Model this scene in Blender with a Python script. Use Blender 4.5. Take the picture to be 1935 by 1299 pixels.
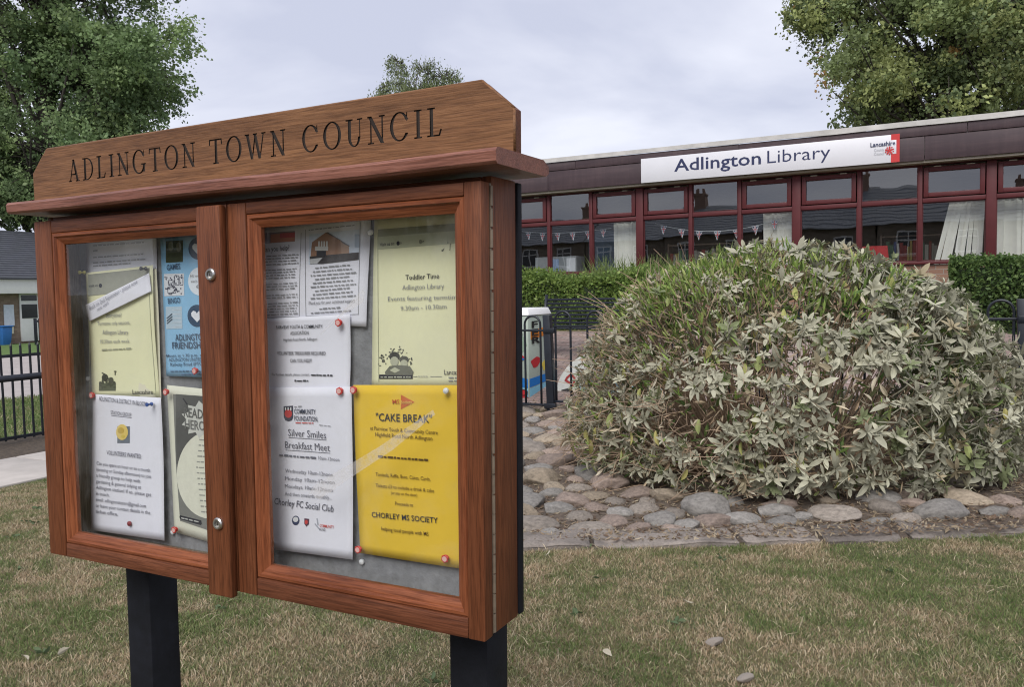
import bpy, bmesh, math, random
import numpy as np
from mathutils import Vector, Matrix, noise as mnoise

sc = bpy.context.scene
for o in list(bpy.data.objects):
    bpy.data.objects.remove(o)

# ------------------------------------------------------------------ camera
CAM_H = 1.55
FWD = np.array([-0.46484904, 0.88339905, -0.05934222])
RGT = np.array([0.88532565, 0.46457789, -0.01912817])
UPV = np.array([-0.01067127, 0.0614289, 0.99805441])
FOC, IW, IH = 1565.18, 1935.0, 1299.0
cd = bpy.data.cameras.new('camera')
cam = bpy.data.objects.new('camera', cd)
sc.collection.objects.link(cam)
cd.sensor_width = 36.0
cd.lens = FOC / IW * 36.0
cd.clip_start = 0.05
cd.clip_end = 3000
cam.matrix_world = Matrix(((RGT[0], UPV[0], -FWD[0], 0), (RGT[1], UPV[1], -FWD[1], 0),
                           (RGT[2], UPV[2], -FWD[2], CAM_H), (0, 0, 0, 1)))
sc.camera = cam

# ------------------------------------------------------------------ sky, sun, exposure
SUN_DIR = Vector((0.16, -0.78, 0.80)).normalized()     # towards the sun, behind thin cloud
wd = bpy.data.worlds.new('World')
sc.world = wd
wd.use_nodes = True
nt = wd.node_tree
nt.nodes.clear()
def wn(t, **k):
    n = nt.nodes.new(t)
    for a, b in k.items():
        setattr(n, a, b)
    return n
wl = nt.links.new
out = wn('ShaderNodeOutputWorld')
bg = wn('ShaderNodeBackground')
bg.inputs['Strength'].default_value = 0.1
sky = wn('ShaderNodeTexSky', sky_type='NISHITA')
sky.sun_disc = False
sky.sun_elevation = math.asin(SUN_DIR.z)
sky.sun_rotation = math.atan2(SUN_DIR.x, SUN_DIR.y)
tc = wn('ShaderNodeTexCoord')
sep = wn('ShaderNodeSeparateXYZ')
wl(tc.outputs['Generated'], sep.inputs[0])
zz = wn('ShaderNodeMath', operation='ADD'); wl(sep.outputs['Z'], zz.inputs[0]); zz.inputs[1].default_value = 0.16
zm = wn('ShaderNodeMath', operation='MAXIMUM'); wl(zz.outputs[0], zm.inputs[0]); zm.inputs[1].default_value = 0.08
dx = wn('ShaderNodeMath', operation='DIVIDE'); wl(sep.outputs['X'], dx.inputs[0]); wl(zm.outputs[0], dx.inputs[1])
dy = wn('ShaderNodeMath', operation='DIVIDE'); wl(sep.outputs['Y'], dy.inputs[0]); wl(zm.outputs[0], dy.inputs[1])
cmb = wn('ShaderNodeCombineXYZ'); wl(dx.outputs[0], cmb.inputs[0]); wl(dy.outputs[0], cmb.inputs[1])
ns = wn('ShaderNodeTexNoise')
ns.inputs['Scale'].default_value = 0.9
ns.inputs['Detail'].default_value = 6.0
ns.inputs['Roughness'].default_value = 0.5
ns.inputs['Distortion'].default_value = 0.3
wl(cmb.outputs[0], ns.inputs['Vector'])
rmp = wn('ShaderNodeValToRGB')
rmp.color_ramp.elements[0].position = 0.40
rmp.color_ramp.elements[0].color = (3.12, 3.28, 4.02, 1)
rmp.color_ramp.elements[1].position = 0.62
rmp.color_ramp.elements[1].color = (4.5, 4.6, 5.15, 1)
wl(ns.outputs['Fac'], rmp.inputs[0])
mx = wn('ShaderNodeMix', data_type='RGBA')
mx.inputs[0].default_value = 0.96
wl(sky.outputs[0], mx.inputs[6])
wl(rmp.outputs[0], mx.inputs[7])
wl(mx.outputs[2], bg.inputs['Color'])
wl(bg.outputs[0], out.inputs['Surface'])

sl = bpy.data.lights.new('sun', 'SUN')
sl.energy = 1.5
sl.angle = math.radians(35)
sl.color = (1.0, 0.965, 0.93)
so = bpy.data.objects.new('sun', sl)
so.rotation_euler = (-SUN_DIR).to_track_quat('-Z', 'Y').to_euler()
so.location = SUN_DIR * 60
sc.collection.objects.link(so)

vs = sc.view_settings
vs.view_transform = 'Standard'
vs.look = 'None'
vs.exposure = 1.0
vs.gamma = 1.0
vs.use_curve_mapping = False
sc.cycles.max_bounces = 8
sc.cycles.transparent_max_bounces = 12
sc.cycles.use_denoising = True
sc.cycles.denoiser = 'OPENIMAGEDENOISE'
sc.cycles.denoising_input_passes = 'RGB_ALBEDO_NORMAL'
sc.cycles.denoising_prefilter = 'ACCURATE'
sc.cycles.filter_width = 1.1

# ------------------------------------------------------------------ helpers
COL = sc.collection
rnd = random.Random(7)
R_ = math.radians

def ray(px, py):
    return FWD + RGT * (px - IW / 2) / FOC - UPV * (py - IH / 2) / FOC
def on_y(px, py, Y):
    d = ray(px, py)
    return d * (Y / d[1]) + np.array([0, 0, CAM_H])
# the notice board leans a little: u along it, v up from eye level, w backwards
BA, BB, BY = 0.00889, 0.01893, 1.10
def BP(u, v, w):
    return (u + BB * v, BY + w - BA * v, CAM_H + v)
def to_board(px, py, w):
    d = ray(px, py)
    t = (BY + w) / (d[1] + BA * d[2])
    P = d * t
    return P[0] - BB * P[2], P[2]

def tag(o, label=None, cat=None, group=None, kind=None):
    if label: o['label'] = label
    if cat: o['category'] = cat
    if group: o['group'] = group
    if kind: o['kind'] = kind
    return o
def empty(name, loc=(0, 0, 0), label=None, cat=None, group=None, kind=None, parent=None):
    o = bpy.data.objects.new(name, None)
    COL.objects.link(o)
    o.empty_display_size = 0.1
    if parent:
        o.parent = parent
        pl = wloc(parent)
        o.location = (loc[0] - pl[0], loc[1] - pl[1], loc[2] - pl[2])
    else:
        o.location = loc
    return tag(o, label, cat, group, kind)
def wloc(o):
    p = Vector((0, 0, 0))
    while o:
        p = p + o.location
        o = o.parent
    return p
def link(name, me, parent=None, loc=None):
    """mesh given in world coordinates -> object at loc (default: parent's place)"""
    o = bpy.data.objects.new(name, me)
    COL.objects.link(o)
    base = Vector(loc) if loc is not None else (wloc(parent) if parent else Vector((0, 0, 0)))
    if base.length > 0:
        me.transform(Matrix.Translation(-base))
    if parent:
        o.parent = parent
        o.location = base - wloc(parent)
    else:
        o.location = base
    return o
class MB:
    def __init__(s):
        s.v, s.f = [], []
    def add(s, vs, fs):
        n = len(s.v)
        s.v.extend([tuple(map(float, q)) for q in vs])
        s.f.extend([tuple(i + n for i in q) for q in fs])
        return s
    def box(s, x0, x1, y0, y1, z0, z1, fn=None):
        vs = [(x, y, z) for z in (z0, z1) for y in (y0, y1) for x in (x0, x1)]
        if fn: vs = [fn(*q) for q in vs]
        return s.add(vs, [(0, 2, 3, 1), (4, 5, 7, 6), (0, 1, 5, 4), (2, 6, 7, 3), (0, 4, 6, 2), (1, 3, 7, 5)])
    def tube(s, pts, rad, seg=8, cap=True):
        pts = [Vector(p) for p in pts]
        if not hasattr(rad, '__len__'): rad = [rad] * len(pts)
        n0 = len(s.v); up = Vector((0.13, 0.31, 0.94))
        for i, p in enumerate(pts):
            d = (pts[min(i + 1, len(pts) - 1)] - pts[max(i - 1, 0)]).normalized()
            a = d.cross(up)
            if a.length < 1e-3: a = d.cross(Vector((1, 0, 0)))
            a.normalize(); b = d.cross(a)
            for k in range(seg):
                t = 2 * math.pi * k / seg
                s.v.append(tuple(p + (a * math.cos(t) + b * math.sin(t)) * rad[i]))
        for i in range(len(pts) - 1):
            for k in range(seg):
                k2 = (k + 1) % seg
                s.f.append((n0 + i * seg + k, n0 + i * seg + k2, n0 + (i + 1) * seg + k2, n0 + (i + 1) * seg + k))
        if cap:
            s.f.append(tuple(n0 + k for k in range(seg))[::-1])
            s.f.append(tuple(n0 + (len(pts) - 1) * seg + k for k in range(seg)))
        return s
    def prism(s, poly, d):
        """poly: 3-D points of a planar outline, d: extrusion vector"""
        n = len(poly)
        s.add([tuple(p) for p in poly] + [tuple(np.array(p) + np.array(d)) for p in poly],
              [tuple(range(n))[::-1], tuple(range(n, 2 * n))] + [(i, (i + 1) % n, (i + 1) % n + n, i + n) for i in range(n)])
        return s
    def build(s, name, mat, parent=None, loc=None, bevel=0.0, smooth=False, seg=2):
        me = bpy.data.meshes.new(name)
        me.from_pydata(s.v, [], s.f)
        bm = bmesh.new(); bm.from_mesh(me)
        bmesh.ops.recalc_face_normals(bm, faces=bm.faces)
        if bevel > 0:
            bmesh.ops.bevel(bm, geom=[e for e in bm.edges if len(e.link_faces) == 2 and e.calc_face_angle(0) > 0.5],
                            offset=bevel, segments=seg, profile=0.5, affect='EDGES', clamp_overlap=True)
        bm.to_mesh(me); bm.free()
        if smooth or bevel > 0:
            me.polygons.foreach_set('use_smooth', [True] * len(me.polygons))
            if bevel > 0 or smooth == 'auto':
                me.set_sharp_from_angle(angle=R_(38))
        if mat: me.materials.append(mat)
        return link(name, me, parent, loc)
def npmesh(name, V, per, mat, parent=None, loc=None, col=None, smooth=False):
    """V: (faces*per,3) separate polygons of `per` corners"""
    V = np.asarray(V, dtype=np.float32).reshape(-1, 3)
    n = len(V); nf = n // per
    me = bpy.data.meshes.new(name)
    me.vertices.add(n); me.vertices.foreach_set('co', V.ravel())
    me.loops.add(n); me.loops.foreach_set('vertex_index', np.arange(n, dtype=np.int32))
    me.polygons.add(nf)
    me.polygons.foreach_set('loop_start', np.arange(0, n, per, dtype=np.int32))
    me.polygons.foreach_set('loop_total', np.full(nf, per, dtype=np.int32))
    me.update(calc_edges=True)
    if col is not None:
        ca = me.color_attributes.new('Col', 'FLOAT_COLOR', 'POINT')
        c4 = np.ones((n, 4), dtype=np.float32); c4[:, :3] = col
        ca.data.foreach_set('color', c4.ravel())
    if mat: me.materials.append(mat)
    return link(name, me, parent, loc)
def idxmesh(name, V, Fs, mat, parent=None, loc=None, col=None):
    """V (n,3), Fs (m,k) indexed"""
    V = np.asarray(V, np.float32); Fs = np.asarray(Fs, np.int32)
    me = bpy.data.meshes.new(name)
    me.vertices.add(len(V)); me.vertices.foreach_set('co', V.ravel())
    m, k = Fs.shape
    me.loops.add(m * k); me.loops.foreach_set('vertex_index', Fs.ravel())
    me.polygons.add(m)
    me.polygons.foreach_set('loop_start', np.arange(0, m * k, k, dtype=np.int32))
    me.polygons.foreach_set('loop_total', np.full(m, k, dtype=np.int32))
    me.update(calc_edges=True)
    if col is not None:
        ca = me.color_attributes.new('Col', 'FLOAT_COLOR', 'POINT')
        c4 = np.ones((len(V), 4), np.float32); c4[:, :3] = col
        ca.data.foreach_set('color', c4.ravel())
    if mat: me.materials.append(mat)
    return link(name, me, parent, loc)
def sstep(a, b, x):
    t = np.clip((np.asarray(x, float) - a) / (b - a), 0, 1)
    return t * t * (3 - 2 * t)
_lat = np.random.RandomState(3).rand(64, 64)
def vnoise(x, y):
    x = np.asarray(x, float); y = np.asarray(y, float)
    xi = np.floor(x).astype(int); yi = np.floor(y).astype(int)
    fx = x - xi; fy = y - yi; fx = fx * fx * (3 - 2 * fx); fy = fy * fy * (3 - 2 * fy)
    g = lambda a, b: _lat[a % 64, b % 64]
    return (g(xi, yi) * (1 - fx) + g(xi + 1, yi) * fx) * (1 - fy) + (g(xi, yi + 1) * (1 - fx) + g(xi + 1, yi + 1) * fx) * fy
def height(x, y):
    """the ground climbs gently from the kerb to the library"""
    z = np.interp(y, [-500, 5.2, 8.8, 10.0, 11.9, 13.4, 15.0, 500], [0, 0, 0.14, 0.36, 0.74, 0.94, 1.0, 1.0])
    return z * sstep(-11.5, -7.5, x)

# ------------------------------------------------------------------ materials
def new_mat(name):
    m = bpy.data.materials.new(name); m.use_nodes = True
    n = m.node_tree
    return m, n, n.nodes['Principled BSDF'], n.links.new
def nodes_noise(n, l, scale, detail=4, rough=0.55, vec=None, dist=0.0):
    t = n.nodes.new('ShaderNodeTexNoise')
    t.inputs['Scale'].default_value = scale; t.inputs['Detail'].default_value = detail
    t.inputs['Roughness'].default_value = rough; t.inputs['Distortion'].default_value = dist
    if vec is not None: l(vec, t.inputs['Vector'])
    return t
def ramp(n, l, fac, stops):
    r = n.nodes.new('ShaderNodeValToRGB')
    e = r.color_ramp.elements
    while len(e) < len(stops): e.new(0.5)
    for k, (p, c) in enumerate(stops):
        e[k].position = p; e[k].color = (c[0], c[1], c[2], 1)
    l(fac, r.inputs[0])
    return r
def bump(n, l, b, h, strength=0.3, dist=0.01):
    u = n.nodes.new('ShaderNodeBump')
    u.inputs['Strength'].default_value = strength; u.inputs['Distance'].default_value = dist
    l(h, u.inputs['Height']); l(u.outputs[0], b.inputs['Normal'])
def coords(n, l, scale=(1, 1, 1), kind='Object'):
    t = n.nodes.new('ShaderNodeTexCoord'); m = n.nodes.new('ShaderNodeMapping')
    m.inputs['Scale'].default_value = scale
    l(t.outputs[kind], m.inputs['Vector'])
    return m.outputs[0]
def plain(name, c, rough=0.6, metal=0.0, var=0.12, scale=9.0, bmp=0.0, spec=0.5):
    m, n, b, l = new_mat(name)
    v = coords(n, l)
    t = nodes_noise(n, l, scale, 5, 0.6, v)
    r = ramp(n, l, t.outputs['Fac'], [(0.25, [q * (1 - var) for q in c]), (0.75, [min(1, q * (1 + var)) for q in c])])
    l(r.outputs[0], b.inputs['Base Color'])
    b.inputs['Roughness'].default_value = rough; b.inputs['Metallic'].default_value = metal
    b.inputs['Specular IOR Level'].default_value = spec
    if bmp: bump(n, l, b, t.outputs['Fac'], bmp, 0.01)
    return m
def wood(name, axis, dark, mid, light, rough=0.48, sc_=1.0, bmp=0.35, seed=0.0):
    m, n, b, l = new_mat(name)
    s = [150 * sc_] * 3; s[axis] = 6.5 * sc_
    tcn = n.nodes.new('ShaderNodeTexCoord'); mp = n.nodes.new('ShaderNodeMapping')
    oi = n.nodes.new('ShaderNodeObjectInfo')
    off = n.nodes.new('ShaderNodeVectorMath'); off.operation = 'MULTIPLY_ADD'
    cx = n.nodes.new('ShaderNodeCombineXYZ')
    for k in range(3): l(oi.outputs['Random'], cx.inputs[k])
    l(cx.outputs[0], off.inputs[0]); off.inputs[1].default_value = (7.3, 5.1, 3.7); l(tcn.outputs['Object'], off.inputs[2])
    l(off.outputs[0], mp.inputs['Vector']); mp.inputs['Scale'].default_value = s
    g = nodes_noise(n, l, 1.0, 8, 0.66, mp.outputs[0], 0.9)
    s2 = [400 * sc_] * 3; s2[axis] = 20 * sc_
    mp2 = n.nodes.new('ShaderNodeMapping'); mp2.inputs['Scale'].default_value = s2; l(off.outputs[0], mp2.inputs['Vector'])
    f = nodes_noise(n, l, 1.0, 3, 0.5, mp2.outputs[0], 0.2)
    s3 = [11.0] * 3; s3[axis] = 2.2
    mp3 = n.nodes.new('ShaderNodeMapping'); mp3.inputs['Scale'].default_value = s3; l(off.outputs[0], mp3.inputs['Vector'])
    big = nodes_noise(n, l, 1.0, 5, 0.62, mp3.outputs[0], 0.4)
    c = ramp(n, l, g.outputs['Fac'], [(0.24, dark), (0.5, mid), (0.78, light)])
    fr = ramp(n, l, f.outputs['Fac'], [(0.36, (0.5, 0.46, 0.44)), (0.53, (1, 1, 1))])
    mul = n.nodes.new('ShaderNodeMix'); mul.data_type = 'RGBA'; mul.blend_type = 'MULTIPLY'; mul.inputs[0].default_value = 0.65
    l(c.outputs[0], mul.inputs[6]); l(fr.outputs[0], mul.inputs[7])
    br = ramp(n, l, big.outputs['Fac'], [(0.3, (0.60, 0.56, 0.57)), (0.5, (0.95, 0.94, 0.94)), (0.68, (1.16, 1.17, 1.12))])
    mul2 = n.nodes.new('ShaderNodeMix'); mul2.data_type = 'RGBA'; mul2.blend_type = 'MULTIPLY'; mul2.inputs[0].default_value = 0.8
    l(mul.outputs[2], mul2.inputs[6]); l(br.outputs[0], mul2.inputs[7])
    l(mul2.outputs[2], b.inputs['Base Color'])
    rr = n.nodes.new('ShaderNodeMapRange'); rr.inputs['To Min'].default_value = rough - 0.1; rr.inputs['To Max'].default_value = rough + 0.18
    l(big.outputs['Fac'], rr.inputs[0]); l(rr.outputs[0], b.inputs['Roughness'])
    b.inputs['Specular IOR Level'].default_value = 0.28
    bump(n, l, b, f.outputs['Fac'], bmp, 0.002)
    return m
def leafmat(name, transl=0.25, rough=0.55, c=None, spec=0.3):
    m, n, b, l = new_mat(name)
    at = n.nodes.new('ShaderNodeAttribute'); at.attribute_name = 'Col'
    if c is None:
        csrc = at.outputs['Color']
    else:
        oi = n.nodes.new('ShaderNodeObjectInfo')
        tn = nodes_noise(n, l, 14, 3, 0.5, coords(n, l))
        r = ramp(n, l, tn.outputs['Fac'], [(0.3, [q * 0.8 for q in c]), (0.7, [q * 1.2 for q in c])])
        hv = n.nodes.new('ShaderNodeHueSaturation'); l(r.outputs[0], hv.inputs['Color'])
        mr = n.nodes.new('ShaderNodeMapRange'); mr.inputs['To Min'].default_value = 0.75; mr.inputs['To Max'].default_value = 1.2
        l(oi.outputs['Random'], mr.inputs[0]); l(mr.outputs[0], hv.inputs['Value'])
        csrc = hv.outputs[0]
    l(csrc, b.inputs['Base Color'])
    b.inputs['Roughness'].default_value = rough
    b.inputs['Specular IOR Level'].default_value = spec
    t = n.nodes.new('ShaderNodeBsdfTranslucent'); l(csrc, t.inputs['Color'])
    mxs = n.nodes.new('ShaderNodeMixShader'); mxs.inputs[0].default_value = transl
    o = n.nodes['Material Output']
    l(b.outputs[0], mxs.inputs[1]); l(t.outputs[0], mxs.inputs[2]); l(mxs.outputs[0], o.inputs['Surface'])
    return m
def glassmat(name, ior=1.5, tint=(1, 1, 1), dirt=0.0, rough=0.0, wav=0.0):
    m = bpy.data.materials.new(name); m.use_nodes = True
    n = m.node_tree; n.nodes.clear(); l = n.links.new
    o = n.nodes.new('ShaderNodeOutputMaterial')
    tr = n.nodes.new('ShaderNodeBsdfTransparent'); tr.inputs[0].default_value = (*tint, 1)
    gl = n.nodes.new('ShaderNodeBsdfGlossy'); gl.inputs['Roughness'].default_value = rough
    fr = n.nodes.new('ShaderNodeFresnel'); fr.inputs['IOR'].default_value = ior
    if wav:
        t = nodes_noise(n, l, 1.3, 2, 0.4, coords(n, l))
        u = n.nodes.new('ShaderNodeBump'); u.inputs['Strength'].default_value = wav; u.inputs['Distance'].default_value = 0.05
        l(t.outputs['Fac'], u.inputs['Height']); l(u.outputs[0], gl.inputs['Normal'])
    mxs = n.nodes.new('ShaderNodeMixShader')
    ge = n.nodes.new('ShaderNodeNewGeometry'); iv = n.nodes.new('ShaderNodeMath'); iv.operation = 'SUBTRACT'; iv.inputs[0].default_value = 1.0
    l(ge.outputs['Backfacing'], iv.inputs[1]); ml = n.nodes.new('ShaderNodeMath'); ml.operation = 'MULTIPLY'
    l(fr.outputs[0], ml.inputs[0]); l(iv.outputs[0], ml.inputs[1])      # the pane's inner face adds no second reflection
    l(ml.outputs[0], mxs.inputs[0]); l(tr.outputs[0], mxs.inputs[1]); l(gl.outputs[0], mxs.inputs[2])
    last = mxs.outputs[0]
    if dirt:
        v = coords(n, l)
        t = nodes_noise(n, l, 6, 8, 0.7, v, 0.5)
        r = ramp(n, l, t.outputs['Fac'], [(0.46, (0.0, 0.0, 0.0)), (0.8, (dirt, dirt, dirt))])
        df = n.nodes.new('ShaderNodeBsdfDiffuse'); df.inputs[0].default_value = (0.62, 0.62, 0.62, 1)
        m2 = n.nodes.new('ShaderNodeMixShader'); l(r.outputs[0], m2.inputs[0]); l(last, m2.inputs[1]); l(df.outputs[0], m2.inputs[2])
        last = m2.outputs[0]
    l(last, o.inputs['Surface'])
    return m
M = {}
M['oak_h'] = wood('header_oak', 0, (0.10, 0.047, 0.021), (0.205, 0.097, 0.043), (0.30, 0.15, 0.070), 0.5)
M['red_h'] = wood('stained_oak_level', 0, (0.075, 0.024, 0.011), (0.15, 0.050, 0.023), (0.22, 0.080, 0.040), 0.5)
M['red_v'] = wood('stained_oak_upright', 2, (0.085, 0.027, 0.011), (0.165, 0.053, 0.021), (0.225, 0.078, 0.034), 0.5)
M['red_d'] = wood('stained_oak_end', 1, (0.075, 0.028, 0.014), (0.17, 0.07, 0.034), (0.25, 0.11, 0.055), 0.5)
M['ledge'] = wood('ledge_oak_sheen', 0, (0.13, 0.052, 0.036), (0.24, 0.10, 0.070), (0.33, 0.15, 0.11), 0.36)  # pinkish sky sheen is put into this paler oak colour
M['mould_h'] = wood('moulding_oak_level', 0, (0.11, 0.030, 0.012), (0.235, 0.072, 0.029), (0.32, 0.112, 0.05), 0.36)
M['mould_v'] = wood('moulding_oak_upright', 2, (0.11, 0.030, 0.012), (0.235, 0.072, 0.029), (0.32, 0.112, 0.05), 0.36)
M['inner'] = wood('weathered_inner_oak', 2, (0.10, 0.075, 0.055), (0.22, 0.165, 0.12), (0.32, 0.25, 0.19), 0.7)
M['carve'] = plain('burnt_letter_recess', (0.022, 0.014, 0.010), 0.75, var=0.4)
M['black'] = plain('black_painted_timber', (0.007, 0.008, 0.012), 0.7, var=0.55, scale=18, bmp=0.2, spec=0.25)
M['blackmetal'] = plain('black_fence_paint', (0.012, 0.015, 0.022), 0.38, var=0.25, scale=14)
M['felt'] = plain('grey_felt', (0.21, 0.21, 0.225), 0.95, var=0.22, scale=60, bmp=0.25)
M['steel'] = plain('worn_steel', (0.55, 0.54, 0.52), 0.32, 0.95, 0.1, 40)
M['brass'] = plain('dull_brass', (0.24, 0.19, 0.14), 0.55, 0.5, 0.25, 50)
M['boardglass'] = glassmat('notice_glass', 1.48, (0.97, 0.98, 0.97), dirt=0.08)
M['tape'] = glassmat('clear_tape_film', 1.6, (0.97, 0.96, 0.94), dirt=0.0, rough=0.25)
M['white'] = plain('white_paint', (0.72, 0.72, 0.71), 0.55, var=0.05)
M['signwhite'] = plain('sign_white', (0.67, 0.67, 0.70), 0.4, var=0.03, scale=2)
# ------------------------------------------------------------------ ground
def ground_mat():
    m, n, b, l = new_mat('lawn_soil')
    v = coords(n, l)
    t = nodes_noise(n, l, 1.1, 6, 0.65, v); t2 = nodes_noise(n, l, 45, 5, 0.7, v)
    r = ramp(n, l, t.outputs['Fac'], [(0.3, (0.075, 0.095, 0.03)), (0.5, (0.15, 0.13, 0.06)), (0.7, (0.20, 0.155, 0.085))])
    r2 = ramp(n, l, t2.outputs['Fac'], [(0.35, (0.45, 0.45, 0.45)), (0.65, (1.15, 1.15, 1.15))])
    mu = n.nodes.new('ShaderNodeMix'); mu.data_type = 'RGBA'; mu.blend_type = 'MULTIPLY'; mu.inputs[0].default_value = 1
    l(r.outputs[0], mu.inputs[6]); l(r2.outputs[0], mu.inputs[7]); l(mu.outputs[2], b.inputs['Base Color'])
    b.inputs['Roughness'].default_value = 0.95
    bump(n, l, b, t2.outputs['Fac'], 0.8, 0.02)
    return m
def sheet(name, xs, ys, dz, mat, kind='structure', fn=None, parent=None):
    X, Y = np.meshgrid(xs, ys)
    if fn: X, Y = fn(X, Y)
    Z = height(X, Y) + dz
    V = np.stack([X, Y, Z], -1).reshape(-1, 3)
    nx, ny = len(xs), len(ys)
    i = np.arange(nx - 1)[None, :] + nx * np.arange(ny - 1)[:, None]
    Fs = np.stack([i, i + 1, i + 1 + nx, i + nx], -1).reshape(-1, 4)
    o = idxmesh(name, V, Fs, mat, parent)
    return tag(o, kind=kind)
axx = np.concatenate([[-600, -200, -90], np.arange(-50, 26, 0.5), [60, 200, 600]])
axy = np.concatenate([[-600, -200, -80], np.arange(-40, 46, 0.5), [90, 250, 900]])
sheet('ground', axx, axy, 0.0, ground_mat())

def soil_mat(name, c1, c2, sc1=9):
    m, n, b, l = new_mat(name)
    v = coords(n, l)
    t = nodes_noise(n, l, sc1, 8, 0.72, v)
    r = ramp(n, l, t.outputs['Fac'], [(0.3, c1), (0.7, c2)])
    l(r.outputs[0], b.inputs['Base Color']); b.inputs['Roughness'].default_value = 0.95
    bump(n, l, b, t.outputs['Fac'], 0.9, 0.03)
    return m
M['soil'] = soil_mat('bare_soil_and_litter', (0.06, 0.042, 0.03), (0.23, 0.165, 0.115), 22)
M['mulch'] = soil_mat('dark_bark_mulch', (0.03, 0.024, 0.018), (0.14, 0.105, 0.075), 30)
M['mortar'] = soil_mat('dusty_soil_joints', (0.055, 0.043, 0.033), (0.19, 0.145, 0.11), 20)
# planting bed between the kerb stones and the railings
KA, KB = np.array([-3.9, 3.45]), np.array([3.4, 7.35])
kd = (KB - KA) / np.linalg.norm(KB - KA); kn = np.array([-kd[1], kd[0]])
def bed_fn(S, T):
    """S 0..1 along the kerb, T 0..1 from the kerb to the railings"""
    x0 = KA[0] + (KB[0] - KA[0]) * S; y0 = KA[1] + (KB[1] - KA[1]) * S
    return x0 + (-0.35 - 0.25 * S) * T * 2, y0 + (9.3 - y0) * T
sheet('planting_bed', np.linspace(0, 1, 30), np.linspace(0.02, 1, 30), 0.008, M['mortar'], fn=bed_fn)
# brick paving behind the railings
def brick_pave():
    m, n, b, l = new_mat('brick_paving')
    v = coords(n, l)
    bt = n.nodes.new('ShaderNodeTexBrick'); l(v, bt.inputs['Vector'])
    bt.inputs['Scale'].default_value = 2.4; bt.inputs['Mortar Size'].default_value = 0.02
    bt.inputs['Color1'].default_value = (0.24, 0.165, 0.145, 1); bt.inputs['Color2'].default_value = (0.33, 0.26, 0.235, 1)
    bt.inputs['Mortar'].default_value = (0.13, 0.115, 0.10, 1)
    t = nodes_noise(n, l, 3, 5, 0.6, v)
    r = ramp(n, l, t.outputs['Fac'], [(0.3, (0.75, 0.75, 0.75)), (0.7, (1.2, 1.18, 1.15))])
    mu = n.nodes.new('ShaderNodeMix'); mu.data_type = 'RGBA'; mu.blend_type = 'MULTIPLY'; mu.inputs[0].default_value = 1
    l(bt.outputs[0], mu.inputs[6]); l(r.outputs[0], mu.inputs[7]); l(mu.outputs[2], b.inputs['Base Color'])
    b.inputs['Roughness'].default_value = 0.85
    bump(n, l, b, bt.outputs['Fac'], -0.4, 0.01)
    return m
sheet('brick_pavement', np.arange(-6.9, 9.1, 0.5), np.arange(9.1, 13.01, 0.3), 0.012, brick_pave())
M['concrete'] = plain('pale_concrete', (0.42, 0.385, 0.35), 0.9, var=0.16, scale=3.5, bmp=0.15)
M['concrete2'] = plain('grey_tarmac_path', (0.36, 0.325, 0.305), 0.9, var=0.14, scale=2.0, bmp=0.1)
path = empty('path', (-7.65, 4.5, 0), kind='structure')
sl_ = MB().box(-0.607, 0.607, -0.447, 0.447, 0.0, 0.022).build('paving_slab', M['concrete'], path, loc=(0, 0, 0), bevel=0.006)
sl_.location = (0, 0, 0)
for k in range(-4, 10):
    o = sl_ if k == -4 else sl_.copy()
    if o is not sl_: COL.objects.link(o); o.parent = path
    o.location = (0, k * 0.905, rnd.uniform(-0.004, 0.004)); o.rotation_euler = (0, 0, rnd.uniform(-0.006, 0.006))
sheet('mulch_strip', np.linspace(-9.45, -8.28, 4), np.arange(1.0, 14, 0.5), 0.01, M['mulch'])
gm2 = plain('green_verge', (0.085, 0.145, 0.032), 0.95, var=0.4, scale=7, bmp=0.5)
sheet('grass_verge', np.linspace(-13.3, -9.45, 6), np.arange(1.0, 24, 1.0), 0.012, gm2)
sheet('tarmac_path', np.linspace(-24.7, -13.3, 6), np.arange(-4.0, 30, 1.0), 0.01, M['concrete2'])
sheet('lawn_verge', np.linspace(-31.7, -24.7, 6), np.arange(-4.0, 40, 1.0), 0.012, gm2)

# ------------------------------------------------------------------ the library
FY = 15.3
M['maroon'] = plain('maroon_window_paint', (0.092, 0.020, 0.022), 0.5, var=0.15, scale=5, spec=0.3)
def streaked(name, c1, c2, rough=0.6):
    m, n, b, l = new_mat(name)
    t = nodes_noise(n, l, 1.0, 6, 0.65, coords(n, l, (9, 9, 0.8))); t2 = nodes_noise(n, l, 1.0, 5, 0.6, coords(n, l, (1.3, 1.3, 14)))
    ad = n.nodes.new('ShaderNodeMath'); ad.operation = 'ADD'; l(t.outputs['Fac'], ad.inputs[0]); l(t2.outputs['Fac'], ad.inputs[1])
    r = ramp(n, l, ad.outputs[0], [(0.75, c1), (1.0, [(p + q) / 2 for p, q in zip(c1, c2)]), (1.0, c2)])
    r.color_ramp.elements[1].position = 0.9
    mr = n.nodes.new('ShaderNodeMath'); mr.operation = 'MULTIPLY'; mr.inputs[1].default_value = 0.85; l(ad.outputs[0], mr.inputs[0]); n.links.remove(r.inputs[0].links[0]); l(mr.outputs[0], r.inputs[0])
    l(r.outputs[0], b.inputs['Base Color']); b.inputs['Roughness'].default_value = rough
    return m
M['fascia'] = streaked('purple_brown_fascia', (0.046, 0.027, 0.032), (0.066, 0.040, 0.044))
M['rooftrim'] = plain('pale_roof_edge', (0.44, 0.425, 0.40), 0.7, var=0.22, scale=4, bmp=0.2)
M['soffit'] = plain('cream_soffit_trim', (0.36, 0.32, 0.26), 0.7, var=0.15, scale=3)
M['libglass'] = glassmat('library_glass', 2.6, (0.95, 0.97, 0.97), wav=0.03)
M['roomwall'] = plain('room_wall', (0.10, 0.085, 0.07), 0.9, var=0.25, scale=1.2)
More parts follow.
